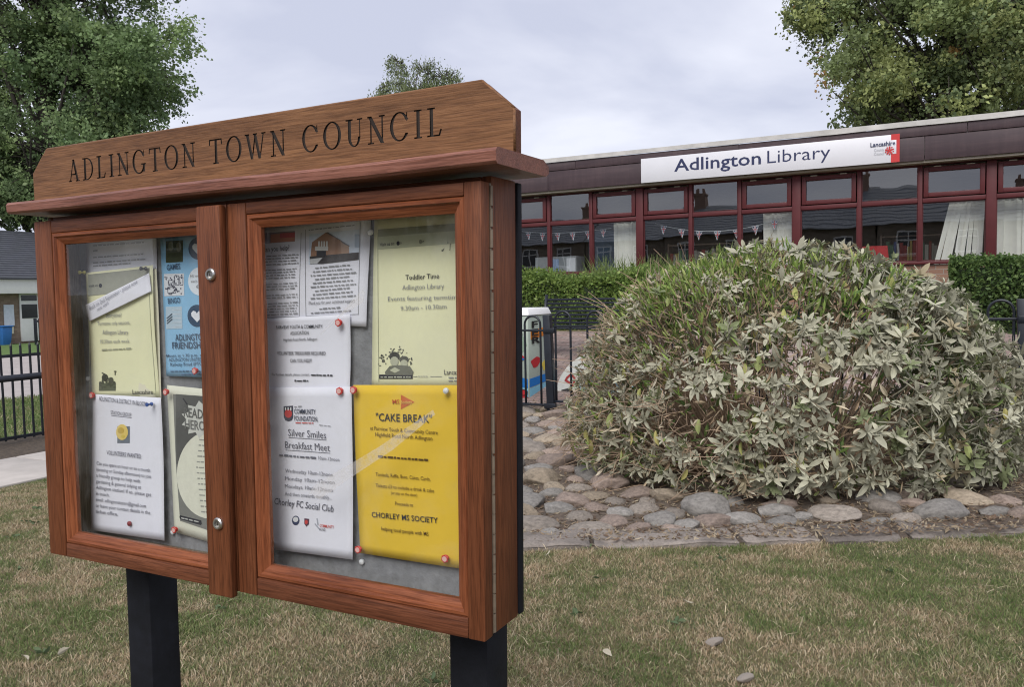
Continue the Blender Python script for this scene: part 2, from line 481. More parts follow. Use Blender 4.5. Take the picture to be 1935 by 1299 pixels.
M['roomfloor'] = plain('room_carpet', (0.07, 0.07, 0.08), 0.95)
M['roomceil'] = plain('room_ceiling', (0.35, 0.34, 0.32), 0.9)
M['blind'] = plain('cream_fabric', (0.80, 0.77, 0.70), 0.85, var=0.08, scale=5)
def brickwall(name, c1, c2, mort, scale=4.0):
    m, n, b, l = new_mat(name)
    t = n.nodes.new('ShaderNodeTexCoord'); s = n.nodes.new('ShaderNodeSeparateXYZ'); l(t.outputs['Object'], s.inputs[0])
    ad = n.nodes.new('ShaderNodeMath'); ad.operation = 'ADD'; l(s.outputs['X'], ad.inputs[0]); l(s.outputs['Y'], ad.inputs[1])
    c = n.nodes.new('ShaderNodeCombineXYZ'); l(ad.outputs[0], c.inputs[0]); l(s.outputs['Z'], c.inputs[1])
    bt = n.nodes.new('ShaderNodeTexBrick'); l(c.outputs[0], bt.inputs['Vector'])
    bt.inputs['Scale'].default_value = scale; bt.inputs['Mortar Size'].default_value = 0.018
    bt.inputs['Brick Width'].default_value = 0.9; bt.inputs['Row Height'].default_value = 0.3
    for k, q in (('Color1', c1), ('Color2', c2), ('Mortar', mort)): bt.inputs[k].default_value = (*q, 1)
    l(bt.outputs[0], b.inputs['Base Color']); b.inputs['Roughness'].default_value = 0.9
    bump(n, l, b, bt.outputs['Fac'], -0.5, 0.01)
    return m
M['libbrick'] = brickwall('library_brick', (0.19, 0.10, 0.07), (0.26, 0.15, 0.10), (0.25, 0.23, 0.2))
lib = empty('library_building', (-4.0, FY, 1.0), 'single-storey library with maroon window frames, dark fascia and flat pale-edged roof', 'building')
LX0, LX1 = -11.11, 3.56
big = [-11.11, -8.17, -5.235, -2.36, 0.60, 3.56]
Z0, ZT, ZH = 1.97, 2.96, 3.525       # sill, transom, head
MB().box(LX0 - 2.4, LX1 + 5.0, FY, FY + 0.25, 0.4, Z0 - 0.06).build('plinth_wall', M['libbrick'], lib)
MB().box(LX0 - 2.4, LX0 - 0.075, FY, FY + 0.25, Z0 - 0.06, 3.62).build('end_wall', M['libbrick'], lib)
MB().box(LX1 + 0.075, LX1 + 5.0, FY, FY + 0.25, Z0 - 0.06, 3.62).build('end_wall', M['libbrick'], lib)
MB().box(LX0 - 2.4, LX0 - 2.15, FY + 0.25, FY + 8, 0.4, 3.62).build('side_wall', M['libbrick'], lib)
MB().box(LX1 + 4.75, LX1 + 5.0, FY + 0.25, FY + 8, 0.4, 3.62).build('side_wall', M['libbrick'], lib)
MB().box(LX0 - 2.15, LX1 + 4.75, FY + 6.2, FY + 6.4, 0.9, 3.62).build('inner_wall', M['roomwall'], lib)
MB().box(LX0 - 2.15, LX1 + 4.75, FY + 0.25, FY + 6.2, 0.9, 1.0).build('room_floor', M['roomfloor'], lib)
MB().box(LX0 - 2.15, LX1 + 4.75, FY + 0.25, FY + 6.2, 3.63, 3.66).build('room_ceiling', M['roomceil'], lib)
MB().box(LX0 - 2.6, LX1 + 5.2, FY - 0.2, FY + 8.2, 3.67, 4.13).build('roof', M['rooftrim'], lib)
FF = FY - 0.22
fx = [LX0 - 2.62, -10.3, -7.05, -3.9, -0.35, 2.95, 5.9, LX1 + 5.2]
for a, c in zip(fx[:-1], fx[1:]):
    dz = rnd.uniform(-0.004, 0.004); dy_ = rnd.uniform(-0.003, 0.003)
    MB().box(a + 0.003, c - 0.003, FF - 0.02 + dy_, FF + 0.018, 3.585 + dz, 3.968).build('fascia_board', M['fascia'], lib, bevel=0.006)
    MB().box(a + 0.003 + 0.6, c - 0.003 + 0.6, FF - 0.035 + dy_, FF + 0.018, 3.972, 4.135 + dz).build('fascia_board', M['fascia'], lib, bevel=0.006)
# ragged felt edging along the roof
mb = MB(); xs = np.arange(LX0 - 2.7, LX1 + 5.3, 0.18)
top, bot = [], []
for x in xs:
    d = 0.016 * vnoise(x * 1.7, 3.3) + 0.02 * (vnoise(x * 0.45, 9.1) - 0.5)
    top.append(4.215 + 0.008 * vnoise(x * 0.6, 1)); bot.append(4.125 + d)
for i in range(len(xs) - 1):
    a, c = xs[i], xs[i + 1]
    y0, y1 = FF - 0.062, FF + 0.12
    mb.add([(a, y0, bot[i]), (c, y0, bot[i + 1]), (c, y0 + 0.012, top[i + 1]), (a, y0 + 0.012, top[i]), (a, y1, top[i]), (c, y1, top[i + 1]), (a, y0 + 0.02, bot[i]), (c, y0 + 0.02, bot[i + 1])],
           [(0, 1, 2, 3), (3, 2, 5, 4), (0, 6, 7, 1)])
mb.build('roof_edging', M['rooftrim'], lib, smooth='auto')
MB().box(LX0 - 2.4, LX1 + 5.0, FF + 0.02, FY - 0.005, 3.545, 3.60).build('soffit_trim', M['soffit'], lib, bevel=0.008)
MB().box(LX0 - 0.08, LX1 + 0.08, FY - 0.05, FY + 0.12, Z0 - 0.055, Z0 - 0.005).build('window_sill', M['maroon'], lib, bevel=0.008)
MB().box(LX0 - 0.08, LX1 + 0.08, FY + 0.0, FY + 0.1, ZH + 0.003, 3.60).build('head_rail', M['maroon'], lib, bevel=0.006)
for x in big:
    MB().box(x - 0.072, x + 0.072, FY - 0.025, FY + 0.1, Z0, ZH).build('mullion', M['maroon'], lib, bevel=0.008)
for b0, b1 in zip(big[:-1], big[1:]):
    a, c = b0 + 0.074, b1 - 0.074
    e = [a, a + (c - a) * 0.335, a + (c - a) * 0.665, c]
    for x in e[1:3]:
        MB().box(x - 0.034, x + 0.034, FY - 0.008, FY + 0.09, Z0, ZH).build('mullion', M['maroon'], lib, bevel=0.006)
    for k in range(3):
        x0 = e[k] + (0.036 if k else 0.0); x1 = e[k + 1] - (0.036 if k < 2 else 0.0)
        MB().box(x0, x1, FY - 0.004, FY + 0.085, ZT - 0.036, ZT + 0.036).build('transom', M['maroon'], lib, bevel=0.005)
        wlow = MB(); q = 0.012
        for bx in ((x0, x0 + q, Z0, ZT - 0.038), (x1 - q, x1, Z0, ZT - 0.038), (x0 + q, x1 - q, Z0, Z0 + q), (x0 + q, x1 - q, ZT - 0.038 - q, ZT - 0.038)):
            wlow.box(bx[0], bx[1], FY + 0.02, FY + 0.07, bx[2], bx[3])
        w = wlow.build('window', M['maroon'], lib)
        MB().box(x0 + q, x1 - q, FY + 0.045, FY + 0.051, Z0 + q, ZT - 0.038 - q).build('pane', M['libglass'], w)
        zz0, zz1 = ZT + 0.038, ZH
        if k != 1:      # top-hung opening light with a deep sash
            z0, z1 = zz0 + 0.012, zz1 - 0.03
            xa, xb = x0 + 0.014, x1 - 0.014; q = 0.072
            s = MB()
            for bx in ((xa, xa + q, z0, z1), (xb - q, xb, z0, z1), (xa + q, xb - q, z0, z0 + q), (xa + q, xb - q, z1 - q, z1)):
                s.box(bx[0], bx[1], FY - 0.018, FY + 0.06, bx[2], bx[3])
            w = s.build('window', M['maroon'], lib, bevel=0.006)
            p = MB().box(-(xb - xa) / 2 + q, (xb - xa) / 2 - q, -0.003, 0.003, z0 + q - ZT, z1 - q - ZT).build('pane', M['libglass'], w, loc=(0, 0, 0))
            p.location = Vector(((xa + xb) / 2, FY + 0.025, ZT)) - wloc(w); p.rotation_euler = (R_(rnd.uniform(-1.5, 0.1)), 0, R_(rnd.uniform(-0.4, 0.4)))
            for hx in (xa + 0.2, xb - 0.2):
                MB().box(hx - 0.055, hx + 0.055, FY - 0.030, FY - 0.0185, z1 - 0.004, z1 + 0.012).build('vent_clip', M['soffit'], w)
        else:
            q = 0.012; s = MB()
            for bx in ((x0, x0 + q, zz0, zz1), (x1 - q, x1, zz0, zz1), (x0 + q, x1 - q, zz0, zz0 + q), (x0 + q, x1 - q, zz1 - q, zz1)):
                s.box(bx[0], bx[1], FY + 0.02, FY + 0.07, bx[2], bx[3])
            w = s.build('window', M['maroon'], lib)
            MB().box(x0 + q, x1 - q, FY + 0.045, FY + 0.051, zz0 + q, zz1 - q).build('pane', M['libglass'], w)

# ------------------------------------------------------------------ older houses across the road (mirrored in the glass)
M['slate'] = plain('blue_grey_slate', (0.23, 0.25, 0.28), 0.7, var=0.25, scale=6, bmp=0.2)
M['stonewall'] = brickwall('gritstone_wall', (0.20, 0.165, 0.13), (0.28, 0.235, 0.19), (0.2, 0.18, 0.15), 2.2)
M['chimbrick'] = plain('chimney_brick', (0.30, 0.20, 0.16), 0.9, var=0.3, scale=12)
M['darkpane'] = plain('dark_window_pane', (0.03, 0.035, 0.04), 0.08, var=0.1)
def house(x0, x1, y, eave, ridge, label, chim):
    h = empty('terraced_house', ((x0 + x1) / 2, y, 0), label, 'house', 'houses across the road')
    MB().box(x0, x1, y - 7, y, 0, eave).build('wall', M['stonewall'], h)
    for xg in (x0 + 0.01, x1 - 0.31):
        MB().prism([(xg, y - 6.98, eave), (xg, y - 0.02, eave), (xg, y - 3.5, ridge - 0.06)], (0.3, 0, 0)).build('gable', M['stonewall'], h)
    nrow = 12; rf = MB()
    for s_ in (1, -1):
        for r in range(nrow):
            a, c = r / nrow, (r + 1) / nrow
            ya, yc = y - 3.5 + s_ * 3.85 * (1 - a), y - 3.5 + s_ * 3.85 * (1 - c)
            za, zc = eave - 0.05 + (ridge - eave + 0.05) * a, eave - 0.05 + (ridge - eave + 0.05) * c
            rf.add([(x0 - 0.05, ya, za + 0.06), (x1 + 0.05, ya, za + 0.06), (x1 + 0.05, yc, zc + 0.03), (x0 - 0.05, yc, zc + 0.03), (x0 - 0.05, ya, za), (x1 + 0.05, ya, za)], [(0, 1, 2, 3), (0, 4, 5, 1)])
    roof = rf.build('roof', M['slate'], h)
    for cx in chim:
        MB().box(cx - 0.42, cx + 0.42, y - 3.9, y - 3.1, ridge - 0.7, ridge + 0.8).box(cx - 0.48, cx + 0.48, y - 3.97, y - 3.03, ridge + 0.8, ridge + 0.92).build('chimney', M['chimbrick'], roof)
        for q in (-0.22, 0.22):
            MB().tube([(cx + q, y - 3.5, ridge + 0.92), (cx + q, y - 3.5, ridge + 1.25)], [0.13, 0.10], 8).build('chimney_pot', M['chimbrick'], roof)
    w = x1 - x0
    for fz in (1.0, 3.6):
        for fx in (0.25, 0.72):
            cx = x0 + w * fx; hh = 1.35
            if fz == 1.0 and fx > 0.5:
                d = MB().box(cx - 0.45, cx + 0.45, y - 0.02, y + 0.03, 0.15, 2.2).build('door', M['maroon'], h); continue
            s = MB()
            for bx in ((cx - 0.6, cx - 0.5, fz, fz + hh), (cx + 0.5, cx + 0.6, fz, fz + hh), (cx - 0.5, cx + 0.5, fz, fz + 0.1), (cx - 0.5, cx + 0.5, fz + hh - 0.1, fz + hh), (cx - 0.04, cx + 0.04, fz + 0.1, fz + hh - 0.1), (cx - 0.5, cx - 0.04, fz + 0.85, fz + 0.93), (cx + 0.04, cx + 0.5, fz + 0.85, fz + 0.93)):
                s.box(bx[0], bx[1], y - 0.01, y + 0.05, bx[2], bx[3])
            wo = s.build('window', M['white'], h)
            MB().box(cx - 0.5, cx + 0.5, y + 0.004, y + 0.02, fz + 0.1, fz + hh - 0.1).build('pane', M['darkpane'], wo)
            MB().box(cx - 0.7, cx + 0.7, y + 0.001, y + 0.1, fz - 0.14, fz - 0.004).build('sill', M['concrete'], wo)
HY = -27.0
for i, (a, c, ev, rg, ch) in enumerate(((-36, -30.06, 5.3, 7.3, ()), (-30, -24.06, 5.3, 7.4, (-25,)), (-24, -18.06, 5.3, 7.3, ()), (-18, -11.06, 5.4, 7.7, (-16.2,)), (-11, -4.06, 5.5, 8.3, (-5.2,)), (-4, 2.94, 5.5, 8.2, ()), (3, 9.94, 5.4, 7.6, (4.2,)), (10, 16.94, 5.6, 8.5, (15.2,)))):
    house(a, c, HY + (0.12 * (i % 2)), ev, rg, 'gritstone terraced house with slate roof across the road, mirrored in the library windows', ch)

# ------------------------------------------------------------------ low tiled building beyond the path
M['greytile'] = plain('dark_grey_roof_tile', (0.085, 0.09, 0.105), 0.65, var=0.2, scale=4)
M['tanbrick'] = brickwall('brown_brick', (0.17, 0.115, 0.085), (0.25, 0.185, 0.14), (0.22, 0.2, 0.17), 4.0)
bx_ = -31.9
sh = empty('tiled_roof_building', (bx_ - 3, 19, 0), 'low brick building with dark grey tiled roof and white eaves beyond the path', 'building')
MB().box(bx_ - 6, bx_, 8, 30, 0, 2.0).build('wall', M['tanbrick'], sh)
MB().box(bx_ + 0.02, bx_ + 0.45, 7.6, 30.4, 1.94, 2.48).build('eaves_board', M['white'], sh, bevel=0.01)
rf = MB(); nr = 22
for r in range(nr):
    a, c = r / nr, (r + 1) / nr
    xa, xc = bx_ + 0.6 - 4.2 * a, bx_ + 0.6 - 4.2 * c
    za, zc = 2.50 + 2.15 * a, 2.50 + 2.15 * c
    rf.add([(xa, 7.4, za + 0.06), (xa, 30.6, za + 0.06), (xc, 30.6, zc + 0.01), (xc, 7.4, zc + 0.01), (xa, 7.4, za - 0.01), (xa, 30.6, za - 0.01)], [(0, 1, 2, 3), (0, 4, 5, 1)])
rf.add([(bx_ - 3.6, 7.4, 4.67), (bx_ - 3.6, 30.6, 4.67), (bx_ - 7.4, 30.6, 2.5), (bx_ - 7.4, 7.4, 2.5)], [(0, 1, 2, 3)])
rf.build('roof', M['greytile'], sh)
for y0, y1 in ((7.4, 7.6), (30.4, 30.6)):
    MB().prism([(bx_ + 0.4, y0 + 0.02, 2.0), (bx_ - 7.2, y0 + 0.02, 2.0), (bx_ - 3.6, y0 + 0.02, 4.6)], (0, 0.15, 0)).build('gable', M['tanbrick'], sh)
# window bay: white panel with two dark lights
def wy(px, X):     # y of a pixel column on the plane x = X
    d = ray(px, 600.0); return d[1] * (X / d[0])
ya, yb = wy(37, bx_), wy(72, bx_)
wb = MB().box(bx_ + 0.004, bx_ + 0.06, ya, yb, 0.08, 1.93).build('window', M['white'], sh, bevel=0.004)
MB().box(bx_ + 0.062, bx_ + 0.075, ya + 0.06, yb - 0.06, 1.66, 1.88).build('pane', M['darkpane'], wb)
MB().box(bx_ + 0.062, bx_ + 0.075, ya + 0.06, yb - 0.06, 0.98, 1.52).build('pane', M['darkpane'], wb)
ya, yb = wy(7, bx_), wy(26, bx_)
nb = MB().box(bx_ + 0.005, bx_ + 0.04, ya, yb, 0.72, 1.52).build('paper_notice', plain('pale_notice', (0.55, 0.6, 0.68), 0.6), None, loc=(bx_, ya, 0.72)); tag(nb, 'pale blue notice fixed to the brown brick wall of the tiled building', 'notice')
ya, yb = wy(13, bx_), wy(24, bx_)
n2 = MB().box(bx_ + 0.005, bx_ + 0.03, ya, yb, 0.40, 0.66).build('wall_plaque', plain('cream_plaque', (0.6, 0.55, 0.4), 0.6), None, loc=(bx_, ya, 0.4)); tag(n2, 'small cream plaque under the pale blue notice on the brick wall', 'plaque')
ya, yb = wy(-6, bx_ + 0.4), wy(14, bx_ + 0.4)
bn = empty('recycling_bin', (bx_ + 0.5, ya, 0), 'blue bin standing against the brown brick wall', 'bin')
M['binblue'] = plain('blue_bin_plastic', (0.03, 0.14, 0.40), 0.45)
MB().add([(bx_ + 0.22, ya + .05, 0), (bx_ + 0.62, ya + .05, 0), (bx_ + 0.62, yb - .05, 0), (bx_ + 0.22, yb - .05, 0), (bx_ + 0.15, ya, 0.68), (bx_ + 0.7, ya, 0.68), (bx_ + 0.7, yb, 0.68), (bx_ + 0.15, yb, 0.68)],
         [(0, 3, 2, 1), (4, 5, 6, 7), (0, 1, 5, 4), (1, 2, 6, 5), (2, 3, 7, 6), (3, 0, 4, 7)]).build('body', M['binblue'], bn, bevel=0.02)
MB().box(bx_ + 0.12, bx_ + 0.73, ya - 0.03, yb + 0.03, 0.685, 0.74).build('lid', M['binblue'], bn, bevel=0.02)
yb = wy(70, bx_ + 2)
bo = empty('bollard', (bx_ + 2, yb, 0), 'pair-railed black bollard before the white window of the tiled building', 'bollard')
MB().box(bx_ + 1.95, bx_ + 2.05, yb - 0.12, yb - 0.04, 0, 1.0).build('post', M['blackmetal'], bo, bevel=0.01)
MB().box(bx_ + 1.95, bx_ + 2.05, yb + 0.06, yb + 0.14, 0, 0.98).build('post', M['blackmetal'], bo, bevel=0.01)
MB().box(bx_ + 1.96, bx_ + 2.04, yb - 0.04, yb + 0.06, 0.85, 0.93).build('rail', M['blackmetal'], bo)

# ------------------------------------------------------------------ trees
M['bark'] = plain('grey_bark', (0.04, 0.034, 0.028), 0.95, var=0.35, scale=8, bmp=0.5)
M['leaf'] = leafmat('tree_leaf', 0.45, 0.5)
def tree(name, label, base, trunk_h, blobs, n_leaf, size, cols, seed, droop=0.0, clump=0.3, per=55, bough=1.25):
    rs = np.random.RandomState(seed)
    base = Vector(base)
    t = empty(name, base, label, 'tree')
    topz = max(b[0][2] + b[1][2] * 0.6 for b in blobs) - (1.2 if droop else 0)
    cx = np.mean([b[0][0] for b in blobs]); cy = np.mean([b[0][1] for b in blobs])
    tp = []
    for k in range(9):
        f = k / 8
        tp.append((base.x + (cx - base.x) * f * 0.5 + 0.15 * math.sin(k * 1.7), base.y + (cy - base.y) * f * 0.5 + 0.15 * math.cos(k * 2.3), base.z + (topz - base.z) * f))
    r0 = (0.020 if not droop else 0.010) * (topz - base.z) + 0.05
    MB().tube(tp, [r0 * (1.25 - 1.15 * (k / 8) ** 0.8) for k in range(9)], 10).build('trunk', M['bark'], t, smooth=True)
    lim = MB()
    for (c, r) in blobs:
        for q in range(5):
            f0 = rs.uniform(0.25, 0.75); st = Vector(tp[int(f0 * 8)])
            dirv = rs.randn(3); dirv[2] = abs(dirv[2]) * 0.6; dirv /= np.linalg.norm(dirv)
            en = Vector(np.array(c) + dirv * np.array(r) * 0.85)
            if en.z < st.z + 0.3: st = Vector(tp[max(1, int(f0 * 8) - 3)])
            md = st.lerp(en, 0.5) + Vector((rs.uniform(-.4, .4), rs.uniform(-.4, .4), rs.uniform(0.1, 0.8)))
            rr = r0 * (0.28 if not droop else 0.12)
            lim.tube([st, st.lerp(md, 0.5) + Vector((0, 0, 0.15)), md, md.lerp(en, 0.5), en], [rr, rr * .8, rr * .6, rr * .38, 0.012], 6)
    tag(lim.build('limb', M['bark'], t, smooth=True), kind='stuff')
    # leaves gathered in clumps along separate boughs, so that sky shows between them
    nclump = max(10, n_leaf // per)
    wts = np.array([(r[0] * r[1] * r[2]) ** (0.8 if not droop else 0.3) for c, r in blobs]); wts = wts / wts.sum()
    nbough = max(14, int(nclump / 13))
    bi = rs.choice(len(blobs), nbough, p=wts)
    C = np.array([blobs[i][0] for i in bi]); Rr = np.array([blobs[i][1] for i in bi])
    d = rs.randn(nbough, 3); d /= np.linalg.norm(d, axis=1)[:, None]
    bc = C + d * Rr * (rs.uniform(0.15, 1.0, nbough) ** 0.5)[:, None]
    br_ = rs.uniform(0.5, 1.25, nbough) * (bough if not droop else 0.6)
    btone = rs.choice(len(cols), nbough, p=[c[1] for c in cols]); bval = rs.uniform(0.75, 1.3, nbough)
    gi = rs.choice(nbough, nclump, p=br_ ** 2 / (br_ ** 2).sum())
    d = rs.randn(nclump, 3); d /= np.linalg.norm(d, axis=1)[:, None]
    cc = bc[gi] + d * br_[gi][:, None] * (rs.uniform(0.1, 1.0, nclump) ** 0.45)[:, None] * np.array([1, 1, .75])
    C = C[gi]
    btone = np.where(rs.rand(nclump) < .5, rs.choice(len(cols), nclump, p=[c[1] for c in cols]), np.minimum(btone[gi], 2) if len(cols) > 3 else btone[gi])
    ccol = np.array([cols[i][0] for i in btone]) * (bval[gi] * rs.uniform(0.8, 1.2, nclump))[:, None]
    ci = np.repeat(np.arange(nclump), per); N = len(ci)
    csz = rs.uniform(0.6, 1.35, nclump) * clump
    sd = rs.randn(nclump, 3) + d * .8; sd[:, 2] = sd[:, 2] * .6 + (.25 if not droop else -1.2); sd /= np.linalg.norm(sd, axis=1)[:, None]     # each clump is a leafy spray
    off = np.clip(rs.randn(N, 3), -1.6, 1.6) * csz[ci][:, None] * .52 + sd[ci] * (rs.uniform(-1.2, 1.2, N) * csz[ci])[:, None]
    if droop: off[:, 2] -= np.abs(rs.randn(N)) * droop; off[:, :2] *= 0.55
    # short twigs inside each clump
    P = cc[ci] + off
    u = rs.randn(N, 3) * .8 + sd[ci]; u[:, 2] -= 0.5 + droop; u /= np.linalg.norm(u, axis=1)[:, None]
    w = np.cross(u, rs.randn(N, 3)); w /= np.linalg.norm(w, axis=1)[:, None] + 1e-9
    s = size * rs.uniform(0.5, 1.6, N)[:, None]
    wid = 0.36 if not droop else 0.22
    bend = np.cross(u, w) * s * 0.12
    Q = np.stack([P - u * s * .5, P + w * s * wid + bend, P + u * s * .5, P - w * s * wid + bend], 1)
    col = np.repeat(ccol[ci] * rs.uniform(0.75, 1.25, (N, 1)), 4, axis=0)
    npmesh('crown', Q.reshape(-1, 3), 4, M['leaf'], t, col=col)
    tw = MB()
    for k in range(0, nclump, 2):
        a = Vector(C[k]).lerp(Vector(cc[k]), 0.35); b_ = Vector(cc[k])
        tw.tube([a, a.lerp(b_, 0.5) + Vector((0, 0, 0.12)), b_], [0.035, 0.02, 0.008], 4, False)
    tag(tw.build('twig', M['bark'], t), kind='stuff')
    return t
def at(px, py, dep):
    P = ray(px, py) * dep; return P + np.array([0, 0, CAM_H])
def blob(px, py, dep, r): return (tuple(at(px, py, dep)), r)
GR = [((0.175, 0.25, 0.11), 0.5), ((0.23, 0.31, 0.13), 0.3), ((0.135, 0.20, 0.095), 0.2)]
D1 = 40
b0 = at(110, 620, D1)
tree('poplar_tree', 'tall dense green tree rising behind the tiled roof building', (b0[0], b0[1], 0), 0,
     [blob(70, 60, D1, (4.2, 4.2, 4.6)), blob(190, 150, D1 - 1, (3.4, 3.4, 3.2)), blob(120, 300, D1 - 2, (4.3, 4.0, 3.0)), blob(245, 250, D1, (2.3, 2.3, 2.6)), blob(275, 120, D1 + 1, (1.7, 1.7, 2.4)),
      blob(175, -40, D1, (2.9, 3.2, 4.0)), blob(20, -180, D1, (3.6, 3.6, 3.6)), blob(-120, 80, D1, (3.6, 3.6, 4.6)), blob(-80, 300, D1, (3.6, 3.6, 3.2)), blob(40, 375, D1 - 1, (3.2, 3.2, 1.6)), blob(120, -250, D1, (2.0, 2.2, 3.0))],
     185000, 0.15, GR, 11, bough=1.35, clump=0.40)
D2 = 34
b0 = at(1790, 500, D2)
SY = [((0.25, 0.31, 0.135), 0.45), ((0.33, 0.37, 0.15), 0.3), ((0.19, 0.245, 0.12), 0.19), ((0.42, 0.26, 0.11), 0.06)]
tree('sycamore_tree', 'broad tree with a few orange leaves standing behind the library roof', (b0[0], b0[1], 0.5), 0,
     [blob(1800, 60, D2, (4.6, 4.2, 4.2)), blob(1660, 40, D2, (2.9, 2.9, 2.8)), blob(1665, 170, D2 - 1, (2.2, 2.2, 1.7)), blob(1730, 190, D2 - 1, (2.8, 2.8, 1.6)), blob(1900, 170, D2, (3.4, 3.4, 2.2)), blob(1625, 110, D2, (1.8, 1.8, 1.8)),
      blob(1575, 20, D2, (1.3, 1.5, 1.2)), blob(1700, -130, D2, (4.0, 4.0, 3.2)), blob(1950, -80, D2, (4.2, 4.2, 4.2)), blob(2080, 90, D2, (3.6, 3.6, 4.0))],
     105000, 0.15, SY, 23, bough=1.3, clump=0.40)
D3 = 46
b0 = at(790, 620, D3)
BI = [((0.19, 0.235, 0.11), 0.6), ((0.25, 0.29, 0.15), 0.4)]
tree('birch_tree', 'distant weeping birch whose tip shows above the header of the notice board', (b0[0], b0[1], 0.3), 0,
     [blob(735, 165, D3, (0.7, 0.7, 0.6)), blob(757, 118, D3, (0.3, 0.3, 0.65)), blob(765, 150, D3, (0.8, 0.8, 0.8)), blob(805, 142, D3, (0.8, 0.8, 0.65)), blob(845, 150, D3, (0.6, 0.6, 0.55)), blob(785, 178, D3, (1.6, 1.6, 0.7)), blob(825, 170, D3, (0.9, 0.9, 0.6)), blob(790, 260, D3, (2.4, 2.4, 2.0)), blob(790, 360, D3, (2.8, 2.8, 2.6))],
     24000, 0.11, BI, 31, droop=0.45, clump=0.26, per=30)

# ------------------------------------------------------------------ hedges under the windows
def hedge(name, label, x0, x1, y0, y1, ztop, n, cols, seed, size=0.06, rough=0.13):
    rs = np.random.RandomState(seed)
    t = empty(name, ((x0 + x1) / 2, (y0 + y1) / 2, float(height((x0 + x1) / 2, y0))), label, 'hedge')
    zb = float(height((x0 + x1) / 2, y0))
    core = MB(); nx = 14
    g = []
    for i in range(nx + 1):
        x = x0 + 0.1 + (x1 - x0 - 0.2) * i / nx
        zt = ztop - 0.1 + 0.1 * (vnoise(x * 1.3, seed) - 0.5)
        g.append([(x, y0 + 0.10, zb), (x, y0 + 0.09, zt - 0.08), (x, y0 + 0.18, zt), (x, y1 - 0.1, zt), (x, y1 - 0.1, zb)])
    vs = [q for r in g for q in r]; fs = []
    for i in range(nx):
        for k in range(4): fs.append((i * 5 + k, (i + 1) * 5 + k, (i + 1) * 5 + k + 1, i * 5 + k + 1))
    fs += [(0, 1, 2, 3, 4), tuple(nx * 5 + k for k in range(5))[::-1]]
    core.add(vs, fs).build('dark_core', M['hedgecore'], t)  # solid core that blocks see-through; the inner shade is put into its colour
    A = np.array([(x1 - x0) * (ztop - zb), (x1 - x0) * (y1 - y0), (y1 - y0) * (ztop - zb) * 2])
    k = rs.choice(3, n, p=A / A.sum())
    X = rs.uniform(x0, x1, n); Y = rs.uniform(y0, y1, n); Z = rs.uniform(zb, ztop, n)
    dep = np.abs(rs.randn(n)) * 0.06
    bumpn = 0.16 * (vnoise(X * 3.1, Z * 3.1 + seed) - 0.5)
    Y = np.where(k == 0, y0 + dep + bumpn, Y)
    Z = np.where(k == 1, ztop - dep + rough * (vnoise(X * 2.2, Y * 3 + seed) - 0.45) + rough * .5 * rs.rand(n) ** 3, Z)
    X = np.where(k == 2, np.where(rs.rand(n) < .5, x0 + dep, x1 - dep), X)
    P = np.stack([X, Y, Z], 1)
    u = rs.randn(n, 3); u[:, 2] += 0.4; u[:, 1] -= 0.3; u /= np.linalg.norm(u, axis=1)[:, None]
    w = np.cross(u, rs.randn(n, 3)); w /= np.linalg.norm(w, axis=1)[:, None]
    s = size * rs.uniform(0.6, 1.3, n)[:, None]
    Q = np.stack([P - u * s * .5, P + w * s * .33, P + u * s * .5, P - w * s * .33], 1)
    cl = np.array([c[0] for c in cols])[rs.choice(len(cols), n, p=[c[1] for c in cols])] * rs.uniform(.7, 1.3, (n, 1))
    npmesh('foliage', Q.reshape(-1, 3), 4, M['leaf'], t, col=np.repeat(cl, 4, 0))
    return t
M['hedgecore'] = plain('hedge_dark_core', (0.02, 0.032, 0.012), 0.95, var=0.5, scale=30, bmp=0.6)  # dark green that stands for the shade inside the hedge
HL = [((0.19, 0.28, 0.07), 0.5), ((0.27, 0.36, 0.10), 0.3), ((0.11, 0.18, 0.045), 0.2)]
HR = [((0.11, 0.18, 0.055), 0.5), ((0.17, 0.25, 0.08), 0.3), ((0.07, 0.12, 0.04), 0.2)]
hedge('clipped_hedge', 'low bright green hedge with tall grass in it, behind the slatted black bench', -8.6, -3.9, 13.15, 14.3, 1.80, 30000, HL, 5, rough=0.3)
hedge('clipped_hedge', 'dense dark green clipped hedge under the window with the drawn blind', 0.02, 4.6, 12.9, 14.0, 1.90, 24000, HR, 6)
rs = np.random.RandomState(77)
gn = 620; gx = np.where(rs.rand(gn) < 0.62, rs.uniform(-5.6, -3.7, gn), rs.uniform(-7.6, -5.5, gn)); gy = rs.uniform(13.2, 14.1, gn); gh = rs.uniform(0.15, 0.62, gn) * np.where(gx > -5.6, 1.0, 0.6)
tops = []
for i in range(gn):
    z0 = 1.70; a = rs.uniform(0, 6.28); b_ = rs.uniform(0.05, 0.22); w = 0.007
    px_, py_ = math.cos(a), math.sin(a)
    pts = [(gx[i] + px_ * b_ * f * f, gy[i] + py_ * b_ * f * f, z0 + gh[i] * (f - 0.15 * f ** 3)) for f in (0, .5, 1)]
    tops += [(pts[0][0] - w, pts[0][1], pts[0][2]), (pts[0][0] + w, pts[0][1], pts[0][2]), (pts[1][0] + w * .8, pts[1][1], pts[1][2]), (pts[1][0] - w * .8, pts[1][1], pts[1][2]),
             (pts[1][0] - w * .8, pts[1][1], pts[1][2]), (pts[1][0] + w * .8, pts[1][1], pts[1][2]), (pts[2][0] + .001, pts[2][1], pts[2][2]), (pts[2][0] - .001, pts[2][1], pts[2][2])]
tg = npmesh('tall_grass', np.array(tops), 4, M['leaf'], col=np.repeat(np.array([(0.17, 0.23, 0.075)]) * rs.uniform(.7, 1.4, (gn, 1)), 8, 0), loc=(-5.5, 13.6, 1.78))
